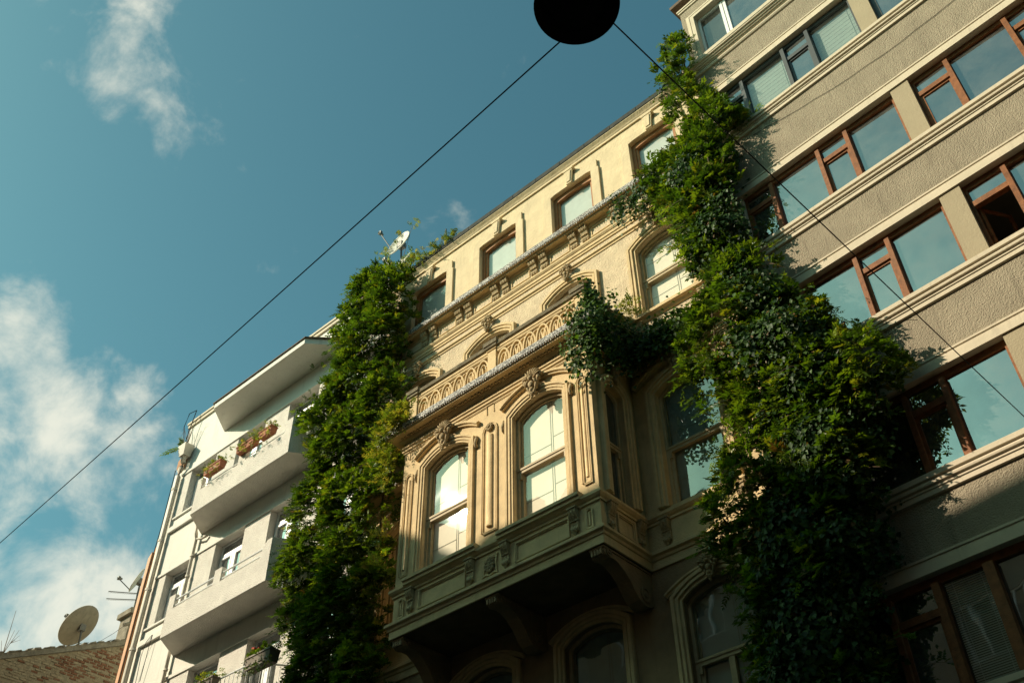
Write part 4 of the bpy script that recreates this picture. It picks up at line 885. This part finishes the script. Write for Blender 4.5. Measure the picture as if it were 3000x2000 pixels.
# ================================================================== buildings across the street, behind the camera; outer ones added to cut skylight
def opposite(label, x0, x1, zr, mt, bumps):
    t = root('opposite_building', label, 'building', ((x0 + x1) / 2, -2.2, 0))
    t.location = (0, 0, 0); y0 = -2.2
    m = MB(); rows = [2.9 + 3.2 * k for k in range(int((zr - 3) / 3.2))]
    n = max(2, int((x1 - x0) / 2.6)); ops = [(x0 + (x1 - x0) * (i + .5) / n - .55, x0 + (x1 - x0) * (i + .5) / n + .55) for i in range(n)]
    m.box(x0 + .02, x1 - .02, y0 - 9, y0 - .2, 0, zr - .01)
    for i, zb in enumerate([0] + [r + 2.6 for r in rows]): pass
    zc = 0
    for r in rows:
        m.box(x0, x1, y0 - .25, y0, zc, r); xx = x0
        for a, b in ops: m.box(xx, a, y0 - .25, y0, r, r + 1.7); xx = b
        m.box(xx, x1, y0 - .25, y0, r, r + 1.7); zc = r + 1.7
    m.box(x0, x1, y0 - .25, y0, zc, zr); m.box(x0, x1, y0 - .3, y0 + .18, zr, zr + .14)
    m.build('wall', mt, t)
    for r in rows:
        for a, b in ops:
            w = MB(); w.box(a, a + .06, y0 - .14, y0 - .06, r, r + 1.7); w.box(b - .06, b, y0 - .14, y0 - .06, r, r + 1.7); w.box(a + .06, b - .06, y0 - .14, y0 - .06, r + 1.64, r + 1.7); w.box(a + .06, b - .06, y0 - .14, y0 - .06, r, r + .06); w.box((a + b) / 2 - .03, (a + b) / 2 + .03, y0 - .14, y0 - .06, r + .06, r + 1.64)
            w.build('window', 'pvc', t)
    for (bx0, bx1, hgt, shape) in bumps:
        q = MB()
        if shape == 'gable': q.py([(bx0, zr + .14), (bx1, zr + .14), (bx1, zr + hgt * .5), ((bx0 + bx1) / 2, zr + hgt), (bx0, zr + hgt * .5)], y0 - 3, y0 - .02)
        elif shape == 'round': q.lathe(((bx0 + bx1) / 2, y0 - .7, zr + .14), [((bx1 - bx0) / 2, 0), ((bx1 - bx0) / 2, hgt * .45), ((bx1 - bx0) / 2 * .85, hgt * .7), ((bx1 - bx0) / 4, hgt * .95), (.01, hgt)], 20)
        else: q.box(bx0, bx1, y0 - 1.0, y0 - .1, zr + .14, zr + hgt)
        q.build('roof_structure', mt, t)
    return t
opposite('ochre building across the street behind the viewer', -46, -30.05, 22.0, 'opp2', [(-40, -38.6, 1.2, 'box')])
opposite('tall beige building across the street behind the viewer', -30, -19.55, 21.7, 'opp', [(-29.4, -26.2, 1.9, 'box'), (-26.2, -24.0, 1.55, 'gable'), (-23.5, -22.5, .75, 'round')])
opposite('lower ochre building across the street behind the viewer', -19.5, -13.25, 20.45, 'opp2', [(-19.2, -17.5, 1.5, 'gable'), (-15.3, -13.5, .42, 'box')])  # tall gable added to throw the lower right vine into shadow
opposite('plain beige building across the street behind the viewer', -13.2, -4.05, 16.6, 'opp', [(-9, -8.2, .8, 'box')])
opposite('unseen tall dark building behind the viewer to the right, raised to block skylight', -4, 14, 23.5, 'opp2', [])  # height raised out of view to reduce ambient skylight
opposite('unseen long ochre terrace added along the street behind the viewer to block skylight', 14.05, 50, 20, 'opp', [])  # added out of view to close off bright sky on the right
opposite('unseen long beige terrace added opposite the brick house to block skylight', -80, -46.05, 17, 'opp', [])  # added out of view to close off bright sky on the left
m = MB(); m.box(2.2, 50, 11.0, 20, 0, 20); m.box(2.2, 50, 10.9, 11.0, 6, 6.3); m.box(2.2, 50, 10.9, 11.0, 12, 12.3); m.box(2.2, 50, 10.8, 11.0, 20, 20.3)  # unseen block added to darken the ambient light in the street
tag(m.build('skylight_blocking_terrace', 'opp2'), 'unseen ochre terrace added beyond the roughcast block to block skylight', 'building')
m = MB(); m.box(-80, -37, 7, 16, 0, 10.5); m.add([(-80, 6.8, 10.5), (-37, 6.8, 10.5), (-37, 16.2, 10.5), (-80, 16.2, 10.5), (-78, 11.5, 12.2), (-38, 11.5, 12.2)], [(0, 1, 5, 4), (2, 3, 4, 5), (1, 2, 5), (3, 0, 4)])  # unseen row added to keep horizon light out of the street
tag(m.build('skylight_blocking_terrace', 'opp'), 'unseen low terrace added behind the brick house to block skylight', 'building')

# ================================================================== foliage
def unit(a): return a / (np.linalg.norm(a, axis=-1, keepdims=True) + 1e-9)
class Leaves:
    def __init__(s): s.V = []; s.C = []
    def quads(s, B, D, Nn, Ln, W, col):
        S = unit(np.cross(D, Nn)); Ln = Ln[:, None]; W = W[:, None]
        l = B + D * Ln * .42 + S * W * .5 + Nn * W * .12; r = B + D * Ln * .42 - S * W * .5 + Nn * W * .12; t = B + D * Ln - Nn * Ln * .10
        s.V.append(np.stack([B, l, t, r], 1).reshape(-1, 3)); s.C.append(np.repeat(col, 4, 0))
    def compound(s, A, O, n, rng, pal, wts, Lr=(.16, .27), pairs=4, ll=.092, lw=.042, spread=.85, droop=.4):
        A = np.repeat(A, n, 0); O = np.repeat(O, n, 0); m = len(A)
        A = A + rng.normal(0, .03, (m, 3)); D = unit(O * .75 + rng.normal(0, .5, (m, 3)) * spread + np.array([0, 0, .12]))
        Lg = rng.uniform(*Lr, m); up = unit(O + np.array([0, 0, .9]) + rng.normal(0, .25, (m, 3))); Nn = unit(up - D * (up * D).sum(1, keepdims=True)); S = np.cross(D, Nn)
        ci = rng.choice(len(pal), m, p=wts); col = np.asarray(pal)[ci] * rng.uniform(.75, 1.25, (m, 1))
        sz = rng.uniform(.62, 1.3, m); Lg = Lg * (.4 + .6 * sz)
        for t in list(np.linspace(.28, .92, pairs)) + [1.0]:
            P = A + D * (Lg * t)[:, None] + np.array([0, 0, -1.0]) * (droop * Lg * t * t)[:, None]
            for sd_ in ((-1, 1) if t < 1 else (0,)):
                d = unit(D * (.55 if sd_ else 1) + S * (.85 * sd_) + np.array([0, 0, -.18]) + rng.normal(0, .12, (m, 3)))
                nn = unit(Nn + rng.normal(0, .18, (m, 3))); nn = unit(nn - d * (nn * d).sum(1, keepdims=True))
                k = .75 + .35 * math.sin(PI * min(t, .9))
                s.quads(P, d, nn, ll * k * sz * rng.uniform(.8, 1.2, m), lw * k * sz * rng.uniform(.85, 1.15, m), np.clip(col * rng.uniform(.85, 1.15, (m, 1)), 0, 1))
    def single(s, A, O, rng, pal, wts, size=(.055, .105), asp=.9, hang=.9):
        m = len(A); Nn = unit(O + rng.normal(0, .38, (m, 3))); d = np.array([0, 0, -hang]) + rng.normal(0, .35, (m, 3)); D = unit(d - Nn * (d * Nn).sum(1, keepdims=True))
        ci = rng.choice(len(pal), m, p=wts); col = np.clip(np.asarray(pal)[ci] * rng.uniform(.7, 1.3, (m, 1)), 0, 1); sz = rng.uniform(*size, m)
        s.quads(A, D, Nn, sz, sz * asp, col)
    def build(s, name, mt, parent):
        V = np.concatenate(s.V).astype(np.float32); C = np.concatenate(s.C); n = len(V) // 4
        me = bpy.data.meshes.new(name); me.vertices.add(len(V)); me.vertices.foreach_set('co', V.ravel())
        i = np.arange(n)[:, None] * 4; F = np.concatenate([i + np.array([[0, 1, 2]]), i + np.array([[0, 2, 3]])], 1).reshape(-1).astype(np.int32)
        me.loops.add(len(F)); me.loops.foreach_set('vertex_index', F); me.polygons.add(len(F) // 3)
        me.polygons.foreach_set('loop_start', np.arange(0, len(F), 3, dtype=np.int32)); me.polygons.foreach_set('loop_total', np.full(len(F) // 3, 3, np.int32))
        me.update(calc_edges=True); at = me.color_attributes.new('leafcol', 'FLOAT_COLOR', 'POINT')
        at.data.foreach_set('color', np.concatenate([C, np.ones((len(C), 1))], 1).astype(np.float32).ravel())
        me.materials.append(MT[mt]); o = bpy.data.objects.new(name, me); lnk(o, parent); o['kind'] = 'stuff'
        return o
WPAL = [(.034, .068, .008), (.076, .130, .012), (.140, .190, .016), (.235, .225, .022), (.16, .085, .03)]; WW = [.27, .42, .25, .055, .005]
IPAL = [(.020, .046, .013), (.038, .082, .019), (.066, .118, .028), (.17, .10, .04)]; IW = [.32, .43, .235, .015]
YPAL = [(.16, .20, .025), (.26, .26, .04), (.34, .27, .06), (.09, .14, .02)]; YW = [.35, .30, .15, .2]
def inside(P, poly):
    c = np.zeros(len(P), bool); n = len(poly)
    for i in range(n):
        (x1, z1), (x2, z2) = poly[i], poly[(i + 1) % n]
        if z1 == z2: continue
        cond = ((P[:, 1] < z1) != (P[:, 1] < z2)) & (P[:, 0] < (x2 - x1) * (P[:, 1] - z1) / (z2 - z1) + x1); c ^= cond
    return c
def edge_dist(P, poly):
    d = np.full(len(P), 9.0); n = len(poly)
    for i in range(n):
        a = np.array(poly[i]); b = np.array(poly[(i + 1) % n]); ab = b - a; t = np.clip(((P - a) @ ab) / (ab @ ab + 1e-9), 0, 1); d = np.minimum(d, np.linalg.norm(P - (a + t[:, None] * ab), axis=1))
    return d
def sample(poly, dens, rng):
    p = np.array(poly); lo, hi = p.min(0), p.max(0); n = int(dens * (hi - lo).prod()); P = rng.uniform(lo, hi, (n, 2)); return P[inside(P, poly)]
def surface(P, poly, yref, thick, rng, clump, yr=None):
    """front surface of a lumpy vine mass over its outline; returns y and outward directions"""
    Cc = sample(poly, clump, rng); rad = rng.uniform(.28, .70, len(Cc)); hgt = rng.uniform(.25, 1.0, len(Cc))
    best = np.zeros(len(P)); ox = np.zeros(len(P)); oz = np.zeros(len(P))
    for i in range(len(Cc)):
        dx = P[:, 0] - Cc[i, 0]; dz = P[:, 1] - Cc[i, 1]; q = np.clip(1 - (dx * dx + dz * dz) / rad[i] ** 2, 0, 1); h = hgt[i] * np.sqrt(q)
        k = h > best; best = np.where(k, h, best); ox = np.where(k, dx / rad[i], ox); oz = np.where(k, dz / rad[i], oz)
    ed = np.clip(edge_dist(P, poly) / .45, 0, 1)
    y = yref - thick * (.15 + .85 * best) * (.35 + .65 * ed)
    O = unit(np.stack([ox * .9, np.full(len(P), -.9), oz * .8 + .35], 1))
    return y, O
def vine_mass(lv, poly, yfun, thick, dens, rng, kind, n=5, clump=4.5, pal=None, w=None):
    P = sample(poly, dens, rng); e_ = edge_dist(P, poly); nz = np.sin(P[:, 0] * 7.1 + 2.3 * np.sin(P[:, 1] * 3.7)) * np.sin(P[:, 1] * 6.3 + 1.9 * np.sin(P[:, 0] * 4.1))
    P = P[(e_ > .28) | (nz > -.35 + (.28 - e_) * 1.2) | (clump > 3.5)]; y, O = surface(P, poly, yfun(P), thick, rng, clump)
    back = rng.random(len(P)) < .33
    y = np.where(back, y + rng.uniform(.1, .45, len(P)), y + rng.uniform(-.03, .10, len(P)))
    A = np.stack([P[:, 0], y, P[:, 1]], 1)
    if kind == 'w': lv.compound(A, O, n, rng, pal or WPAL, w or WW)
    else:
        A2 = np.repeat(A, n, 0) + rng.normal(0, .07, (len(A) * n, 3)); lv.single(A2, np.repeat(O, n, 0), rng, pal or IPAL, w or IW)
    return A, O
def stems(paths, parent, mt='bark', r=.035):
    for p in paths:
        k = len(p); MB().tube(p, [r * (1 - .6 * i / (k - 1)) for i in range(k)], 7).build('stem', mt, parent, True)
def wander(a, b, n, amp, rs):
    a, b = Vector(a), Vector(b); return [a.lerp(b, i / n) + Vector((rs.uniform(-amp, amp), rs.uniform(-amp, amp) * .5, 0)) for i in range(n + 1)]
def tendrils(lv, A, O, k, rng, parent, pal, w, ln=(.3, .8), down=.5):
    m = MB(); idx = rng.choice(len(A), k)
    for i in idx:
        d = unit(O[i] * .6 + rng.normal(0, .55, 3) + np.array([0, 0, .1])); l = rng.uniform(*ln); pts = [A[i] + d * l * t + np.array([0, 0, -down * l * t * t]) for t in np.linspace(0, 1, 6)]
        m.tube([tuple(p) for p in pts], [.006, .005, .005, .004, .004, .003], 4)
        q = np.array(pts[2:]); lv.compound(q, np.repeat(d[None], len(q), 0), 2, rng, pal, w, Lr=(.10, .18), pairs=4, ll=.055, lw=.024)
    return tag(m.build('tendril', 'twig', parent), kind='stuff')
rs = random.Random(3)

# --- left vine
rng = np.random.default_rng(21)
LV = root('wisteria_vine', 'tall wisteria vine hiding the joint between the white building and cream house', 'vine', (-14.6, 11.4, 0)); LV.location = (0, 0, 0)
polyL = [(-14.78, 20.95), (-14.9, 20.6), (-15.58, 20.1), (-15.52, 19.18), (-16.05, 18.6), (-15.52, 17.57), (-16.4, 16.91), (-17.0, 16.95), (-16.4, 15.84), (-15.97, 15.07), (-16.19, 14.57), (-16.34, 13.83), (-16.5, 13.35), (-16.25, 12.81), (-16.7, 12.37), (-16.4, 11.75), (-16.6, 11.33), (-16.2, 10.71), (-16.15, 10.09), (-16.1, 7.5),
         (-13.0, 7.5), (-12.91, 9.08), (-13.23, 9.9), (-13.23, 10.42), (-13.1, 11.17), (-13.28, 12.01), (-13.22, 12.69), (-13.11, 13.47), (-13.22, 14.65), (-12.95, 15.26), (-13.31, 15.66), (-13.21, 16.11), (-13.59, 16.98), (-13.49, 17.47), (-13.2, 17.96), (-13.34, 18.62), (-13.4, 19.26), (-13.2, 19.85), (-14.0, 20.3)]
lv = Leaves(); A, O = vine_mass(lv, polyL, lambda P: np.full(len(P), 11.34), .85, 90, rng, 'w', 5, 3.0)
tendrils(lv, A, O, 80, rng, LV, WPAL, WW)
lv.build('foliage', 'wisteria', LV)
stems([wander((-14.7, 11.4, 0), (-14.6, 11.35, 20.2), 16, .12, rs), wander((-15.0, 11.4, 0), (-15.3, 11.35, 16.5), 12, .12, rs), wander((-14.2, 11.4, 4), (-13.7, 11.35, 18.5), 12, .1, rs)], LV)

# --- right vine: wisteria and ivy grown together
rng = np.random.default_rng(33)
RV = root('mixed_vine', 'broad vine of wisteria and ivy bulging out between the cream house and roughcast block', 'vine')
RLp = [(-5.18, 21.4), (-5.44, 20.81), (-5.57, 20.27), (-5.23, 19.12), (-5.6, 18.87), (-5.39, 18.08), (-6.16, 17.92), (-6.54, 17.54), (-6.55, 17.2), (-6.2, 16.4), (-5.8, 15.4), (-5.8, 14.8), (-5.6, 14.0), (-5.45, 13.3), (-5.72, 12.87), (-5.94, 12.62), (-5.91, 12.23), (-6.1, 11.79), (-5.65, 10.85), (-5.62, 10.36), (-5.74, 9.88), (-6.17, 9.56), (-6.36, 9.34), (-6.35, 8.92), (-6.04, 8.59), (-5.77, 8.16), (-5.77, 7.66), (-6.01, 6.5), (-6.0, 5.0)]
RRp = [(-4.87, 21.14), (-4.79, 20.6), (-4.97, 20.13), (-4.89, 19.24), (-4.51, 18.4), (-4.05, 17.45), (-4.33, 17.22), (-4.44, 16.39), (-4.6, 15.2), (-4.75, 14.3), (-4.6, 13.8), (-4.25, 13.6), (-4.42, 12.98), (-3.87, 12.5), (-3.84, 12.01), (-3.51, 11.88), (-3.15, 11.13), (-2.9, 10.64), (-2.74, 10.12), (-2.98, 9.93), (-3.35, 9.55), (-3.5, 8.97), (-3.7, 8.7), (-3.9, 8.59), (-4.0, 8.27), (-4.1, 7.55), (-4.2, 6.92), (-4.3, 6.2), (-4.3, 5.0)]
RLp = [(x + (-.04 if z > 14.5 else -.05), z) for x, z in RLp]; RRp = [(x - (-.03 if z > 14.5 else -.02), z) for x, z in RRp]
polyR = RLp + RRp[::-1]
def yR(P): return np.interp(P[:, 1], [8, 9.8, 10.9, 12.3, 13.4, 15.5, 21], [11.20, 11.16, 11.0, 10.88, 11.05, 11.22, 11.28]) - .07 * np.clip(P[:, 0] + 5.0, 0, 3)
top = [p for p in polyR if p[1] > 12.0]
lv = Leaves(); A, O = vine_mass(lv, polyR, yR, .55, 84, rng, 'w', 4, 3.0)
tendrils(lv, A, O, 90, rng, RV, WPAL, WW)
lv.build('wisteria_foliage', 'wisteria', RV)
ivp = [(-5.75, 17.3), (-4.5, 17.0), (-4.5, 14.6), (-4.7, 13.9), (-4.3, 13.2), (-3.5, 11.5), (-3.2, 9.8), (-3.6, 8.7), (-4.1, 7.2), (-4.3, 5.0), (-6.0, 5.0), (-5.8, 7.7), (-5.5, 8.8), (-5.0, 10.4), (-5.1, 11.6), (-5.0, 12.6), (-5.5, 13.9), (-5.75, 15.4), (-5.9, 16.4)]
li = Leaves(); A2, O2 = vine_mass(li, ivp, lambda P: yR(P) - .10, .56, 230, rng, 'i', 7, 3.2)
li.build('ivy_foliage', 'ivy', RV)
stems([wander((-5.1, 11.3, 0), (-5.05, 11.25, 20.5), 16, .1, rs), wander((-4.8, 11.25, 0), (-4.6, 11.2, 15), 12, .12, rs), wander((-5.5, 11.3, 3), (-5.6, 11.25, 16.5), 12, .12, rs), wander((-4.6, 11.1, 8), (-3.4, 10.9, 11.5), 8, .1, rs)], RV)
# ivy spilling over the main cornice beside the vine, and along the roof edge
li = Leaves(); vine_mass(li, [(-7.16, 17.55), (-6.51, 17.5), (-5.9, 17.5), (-5.76, 16.5), (-6.06, 16.2), (-6.3, 16.9), (-6.55, 16.55), (-6.75, 17.05), (-6.9, 16.75), (-7.05, 16.5), (-7.2, 16.95)], lambda P: np.full(len(P), 11.15), .12, 130, rng, 'i', 6, 6)
A = np.stack([rng.uniform(-5.95, -5.2, 40), rng.uniform(11.3, 11.6, 40), rng.uniform(20.15, 20.6, 40)], 1); li.single(np.repeat(A, 6, 0) + rng.normal(0, .06, (240, 3)), np.repeat(np.array([[0, -.8, .5]]), 240, 0), rng, IPAL, IW)
li.build('ivy_sprays', 'ivy', RV)

# --- ivy on the bay
rng = np.random.default_rng(8)
IV = root('ivy_plant', 'dark ivy cascading over the balustrade corner of the stone bay', 'ivy')
li = Leaves()
ivb = [(-7.70, 13.95), (-7.59, 14.02), (-7.42, 14.05), (-7.29, 13.95), (-7.12, 13.7), (-7.05, 13.4), (-7.12, 12.85), (-7.22, 12.34), (-7.37, 12.12), (-7.39, 12.45), (-7.41, 12.80), (-7.48, 12.7), (-7.61, 12.54), (-7.72, 12.24), (-7.77, 12.6), (-7.78, 13.02)]
BPAL = [(.045, .090, .016), (.085, .145, .022), (.028, .060, .013)]; BWt = [.4, .35, .25]
vine_mass(li, ivb, lambda P: np.full(len(P), 10.12), .14, 200, rng, 'i', 7, 8, BPAL, BWt)
def ivy_line(a, b, n, s, rng):
    t = rng.random(n)[:, None]; Pp = np.array(a) * (1 - t) + np.array(b) * t + rng.normal(0, 1, (n, 3)) * np.array(s); O = np.repeat(unit(np.array([[.5, -.6, .3]])), n, 0); li.single(Pp, O, rng, BPAL, BWt)
ivy_line((-7.40, 10.25, 13.75), (-7.35, 11.4, 13.85), 1700, (.13, .05, .22), rng); ivy_line((-7.40, 10.25, 14.25), (-7.40, 10.5, 14.2), 300, (.08, .08, .1), rng)
ivy_line((-7.35, 11.25, 13.45), (-5.9, 11.25, 13.5), 1700, (.08, .10, .18), rng); ivy_line((-7.28, 10.5, 13.3), (-7.28, 11.2, 13.4), 450, (.06, .05, .25), rng)
ivy_line((-7.47, 10.30, 14.75), (-7.40, 10.5, 14.55), 40, (.05, .05, .1), rng); ivy_line((-7.44, 11.05, 14.85), (-7.4, 11.1, 14.55), 34, (.06, .05, .12), rng)
li.build('foliage', 'ivy', IV)
stems([wander((-5.9, 11.3, 13.4), (-7.3, 11.2, 13.7), 6, .05, rs), wander((-7.3, 11.2, 13.75), (-7.4, 10.2, 13.8), 6, .05, rs)], IV, r=.02)

def bush(name, label, A, n, pal, w, rng, parent=None, small=False, cat='plant', group=None):
    t = parent or root(name, label, cat, group=group); lv = Leaves(); A = np.array(A, float); O = unit(rng.normal(0, .6, (len(A), 3)) + np.array([0, -.5, .6]))
    lv.compound(A, O, n, rng, pal, w, Lr=(.10, .20) if small else (.15, .28), pairs=4, ll=.055 if small else .07, lw=.024 if small else .028, droop=.25); lv.build('foliage', 'wisteria', t); return t
rng = np.random.default_rng(14)
def cloud(c, s, n): return np.array(c) + rng.normal(0, 1, (n, 3)) * np.array(s)
t = bush('leafy_sprig', 'bright yellow green sprig on the left corner of the bay cornice', np.concatenate([cloud((-11.95, 10.06, 13.86), (.17, .04, .13), 50), cloud((-12.35, 10.1, 13.72), (.13, .06, .12), 34), cloud((-12.65, 10.3, 13.45), (.18, .1, .2), 34), cloud((-12.5, 10.25, 12.7), (.06, .05, .35), 16), cloud((-12.45, 10.25, 11.2), (.05, .05, .35), 12)]), 4, YPAL, YW, rng)
stems([[(-12.3, 10.3, 13.68), (-12.1, 10.2, 13.85), (-11.9, 10.15, 14.0)]], t, 'twig', .01)
t = bush('leafy_sprig', 'yellow sprigs creeping along the roof edge beside the satellite dish', np.concatenate([np.stack([np.linspace(-13.9, -12.1, 60), np.full(60, 11.45), 20.45 + rng.normal(0, .06, 60)], 1) + rng.normal(0, .05, (60, 3)), cloud((-13.9, 11.5, 20.7), (.35, .1, .15), 40)]), 3, YPAL, YW, rng, small=True)
stems([[(-14.2, 11.5, 20.35), (-13.2, 11.45, 20.45), (-12.1, 11.45, 20.46)]], t, 'twig', .012)
t = bush('leafy_sprig', 'wispy yellowed sprigs around the white dish on the roof', np.concatenate([cloud((-15.35, 11.85, 22.35), (.18, .08, .12), 10), cloud((-15.0, 11.9, 22.85), (.15, .05, .1), 7), cloud((-14.35, 11.9, 23.0), (.12, .05, .06), 4), cloud((-15.1, 11.8, 21.75), (.2, .1, .1), 12)]), 3, YPAL, YW, rng, small=True)
stems([[(-14.8, 11.9, 20.9), (-15.1, 11.88, 21.8), (-15.35, 11.85, 22.35)], [(-14.8, 11.9, 21), (-14.6, 11.9, 22), (-14.35, 11.9, 23.0)]], t, 'twig', .01)
t = bush('leafy_sprig', 'small green sprig on the wall beside the arched window above the ivy', cloud((-7.30, 11.40, 14.62), (.10, .06, .14), 22), 3, YPAL, YW, rng, small=True)
stems([[(-7.35, 11.45, 14.4), (-7.28, 11.4, 14.7), (-7.15, 11.38, 14.95)]], t, 'twig', .008)
sR = lambda s, y, z: (-5.0 + s * math.cos(math.radians(4.511)) + y * math.sin(math.radians(4.511)), 11.45 - s * math.sin(math.radians(4.511)) + y * math.cos(math.radians(4.511)), z)
t = bush('leafy_sprig', 'green sprig lying on the uppermost ribbon window sill', np.concatenate([cloud(sR(.55, -.12, 17.5), (.18, .05, .08), 26), cloud(sR(.85, -.1, 17.52), (.10, .04, .05), 10)]), 4, WPAL, WW, rng)
stems([[sR(.2, -.1, 17.4), sR(.6, -.11, 17.5), sR(.95, -.1, 17.5)]], t, 'twig', .01)
t = root('hopper_fern', 'green fern sprouting from the rain hopper at the white building corner', 'fern'); lv = Leaves()
lv.compound(np.repeat(np.array([[-23.45, 11.36, 19.58]]), 7, 0), unit(rng.normal(0, .35, (7, 3)) + np.array([-.75, -.3, .45])), 1, rng, [(.10, .15, .025), (.17, .18, .03)], [.6, .4], Lr=(.35, .65), pairs=12, ll=.11, lw=.032, spread=.5, droop=.4); lv.build('frond', 'wisteria', t)
m = MB()
for k in range(9):
    a = rs.uniform(-.5, .5); m.tube([(-23.3, 11.4, 19.5), (-23.3 + a * .3, 11.38, 19.95), (-23.3 + a * .7, 11.36, 20.3 + rs.uniform(-.1, .2)), (-23.25 + a, 11.34, 20.2 + rs.uniform(-.2, .2))], [.008, .006, .005, .003], 4)
tag(m.build('dry_stem', 'twig', t), kind='stuff')
MB().tube([(-23.5, 11.4, 19.7), (-23.75, 11.38, 20.5), (-23.62, 11.38, 20.95), (-23.25, 11.4, 20.9), (-23.4, 11.4, 20.2), (-23.45, 11.4, 19.7)], .014, 6).build('cable_loop', 'cable', t)
# hanging tendril in front of the roughcast block
MB().tube([sR(1.75, -.35, 10.35), sR(1.72, -.36, 10.0), sR(1.62, -.36, 9.74), sR(1.52, -.35, 9.82), sR(1.45, -.35, 10.0), sR(1.40, -.34, 10.1)], .008, 5).build('tendril', 'twig', RV)

# --- planters
def planter(label, x0, x1, z0, z1, y, w, mt, pal, wts, n, flower=None, group='balcony planters'):
    t = root('planter_box', label, 'planter', group=group); m = MB(); e = .02
    m.add([(x0 + e, y - w / 2 + e, z0), (x1 - e, y - w / 2 + e, z0), (x1 - e, y + w / 2 - e, z0), (x0 + e, y + w / 2 - e, z0), (x0, y - w / 2, z1), (x1, y - w / 2, z1), (x1, y + w / 2, z1), (x0, y + w / 2, z1)], [(0, 3, 2, 1), (0, 1, 5, 4), (1, 2, 6, 5), (2, 3, 7, 6), (3, 0, 4, 7)])
    m.box(x0 - .01, x1 + .01, y - w / 2 - .012, y - w / 2, z1 - .035, z1); m.box(x1, x1 + .012, y - w / 2, y + w / 2, z1 - .035, z1)
    k = max(2, int((x1 - x0) / .2))
    for i in range(k): xx = x0 + (x1 - x0) * (i + .5) / k; m.box(xx - .06, xx + .06, y - w / 2 - .004, y - w / 2 + .01, z0 + .06, z0 + .10)
    m.build('trough', mt, t); MB().quad((x0, y - w / 2, z1 - .03), (x1, y - w / 2, z1 - .03), (x1, y + w / 2, z1 - .03), (x0, y + w / 2, z1 - .03)).build('soil', 'soil', t)
    A = np.stack([rng.uniform(x0 - .05, x1 + .05, n), y + rng.normal(0, .05, n), z1 + np.abs(rng.normal(0, .05, n))], 1); lv = Leaves()
    lv.compound(A, unit(rng.normal(0, .5, (n, 3)) + np.array([0, -.3, .6])), 3, rng, pal, wts, Lr=(.08, .17), pairs=3, ll=.05, lw=.026)
    A2 = np.stack([rng.uniform(x0 - .1, x1 + .1, n // 2), y - w / 2 - .02 + rng.normal(0, .03, n // 2), z0 - .03 + rng.normal(0, .05, n // 2)], 1); lv.compound(A2, unit(rng.normal(0, .5, (n // 2, 3)) + np.array([0, -.5, -.2])), 2, rng, pal, wts, Lr=(.06, .13), pairs=3, ll=.045, lw=.024)
    lv.build('foliage', 'wisteria', t)
    if flower:
        m = MB()
        for _ in range(flower): m.blob((rng.uniform(x0, x0 + (x1 - x0) * .35), y + rng.normal(0, .04), z1 + rng.uniform(.1, .22)), (.04, .04, .035), 6, 4)
        m.build('flower', 'petal', t)
    return t
planter('terracotta planter box nearest the drainpipe on the upper white balcony', -20.49, -19.75, 16.78, 16.98, 10.76, .20, 'terracotta', YPAL, YW, 30)
planter('middle terracotta planter box on the upper white balcony', -19.07, -18.34, 16.78, 16.98, 10.76, .20, 'terracotta', YPAL, YW, 26)
planter('terracotta planter box nearest the vine on the upper white balcony', -18.14, -17.62, 16.78, 16.98, 10.76, .20, 'terracotta', YPAL, YW, 26)
planter('brown trough with red flowers on the lowest white balcony', -16.86, -16.05, 10.34, 10.60, 10.76, .26, 'plastic', WPAL, WW, 60, 7)
planter('small brown trough of pale flowers at the bottom of the white building', -18.55, -18.0, 10.42, 10.62, 10.74, .18, 'plastic', YPAL, YW, 22)
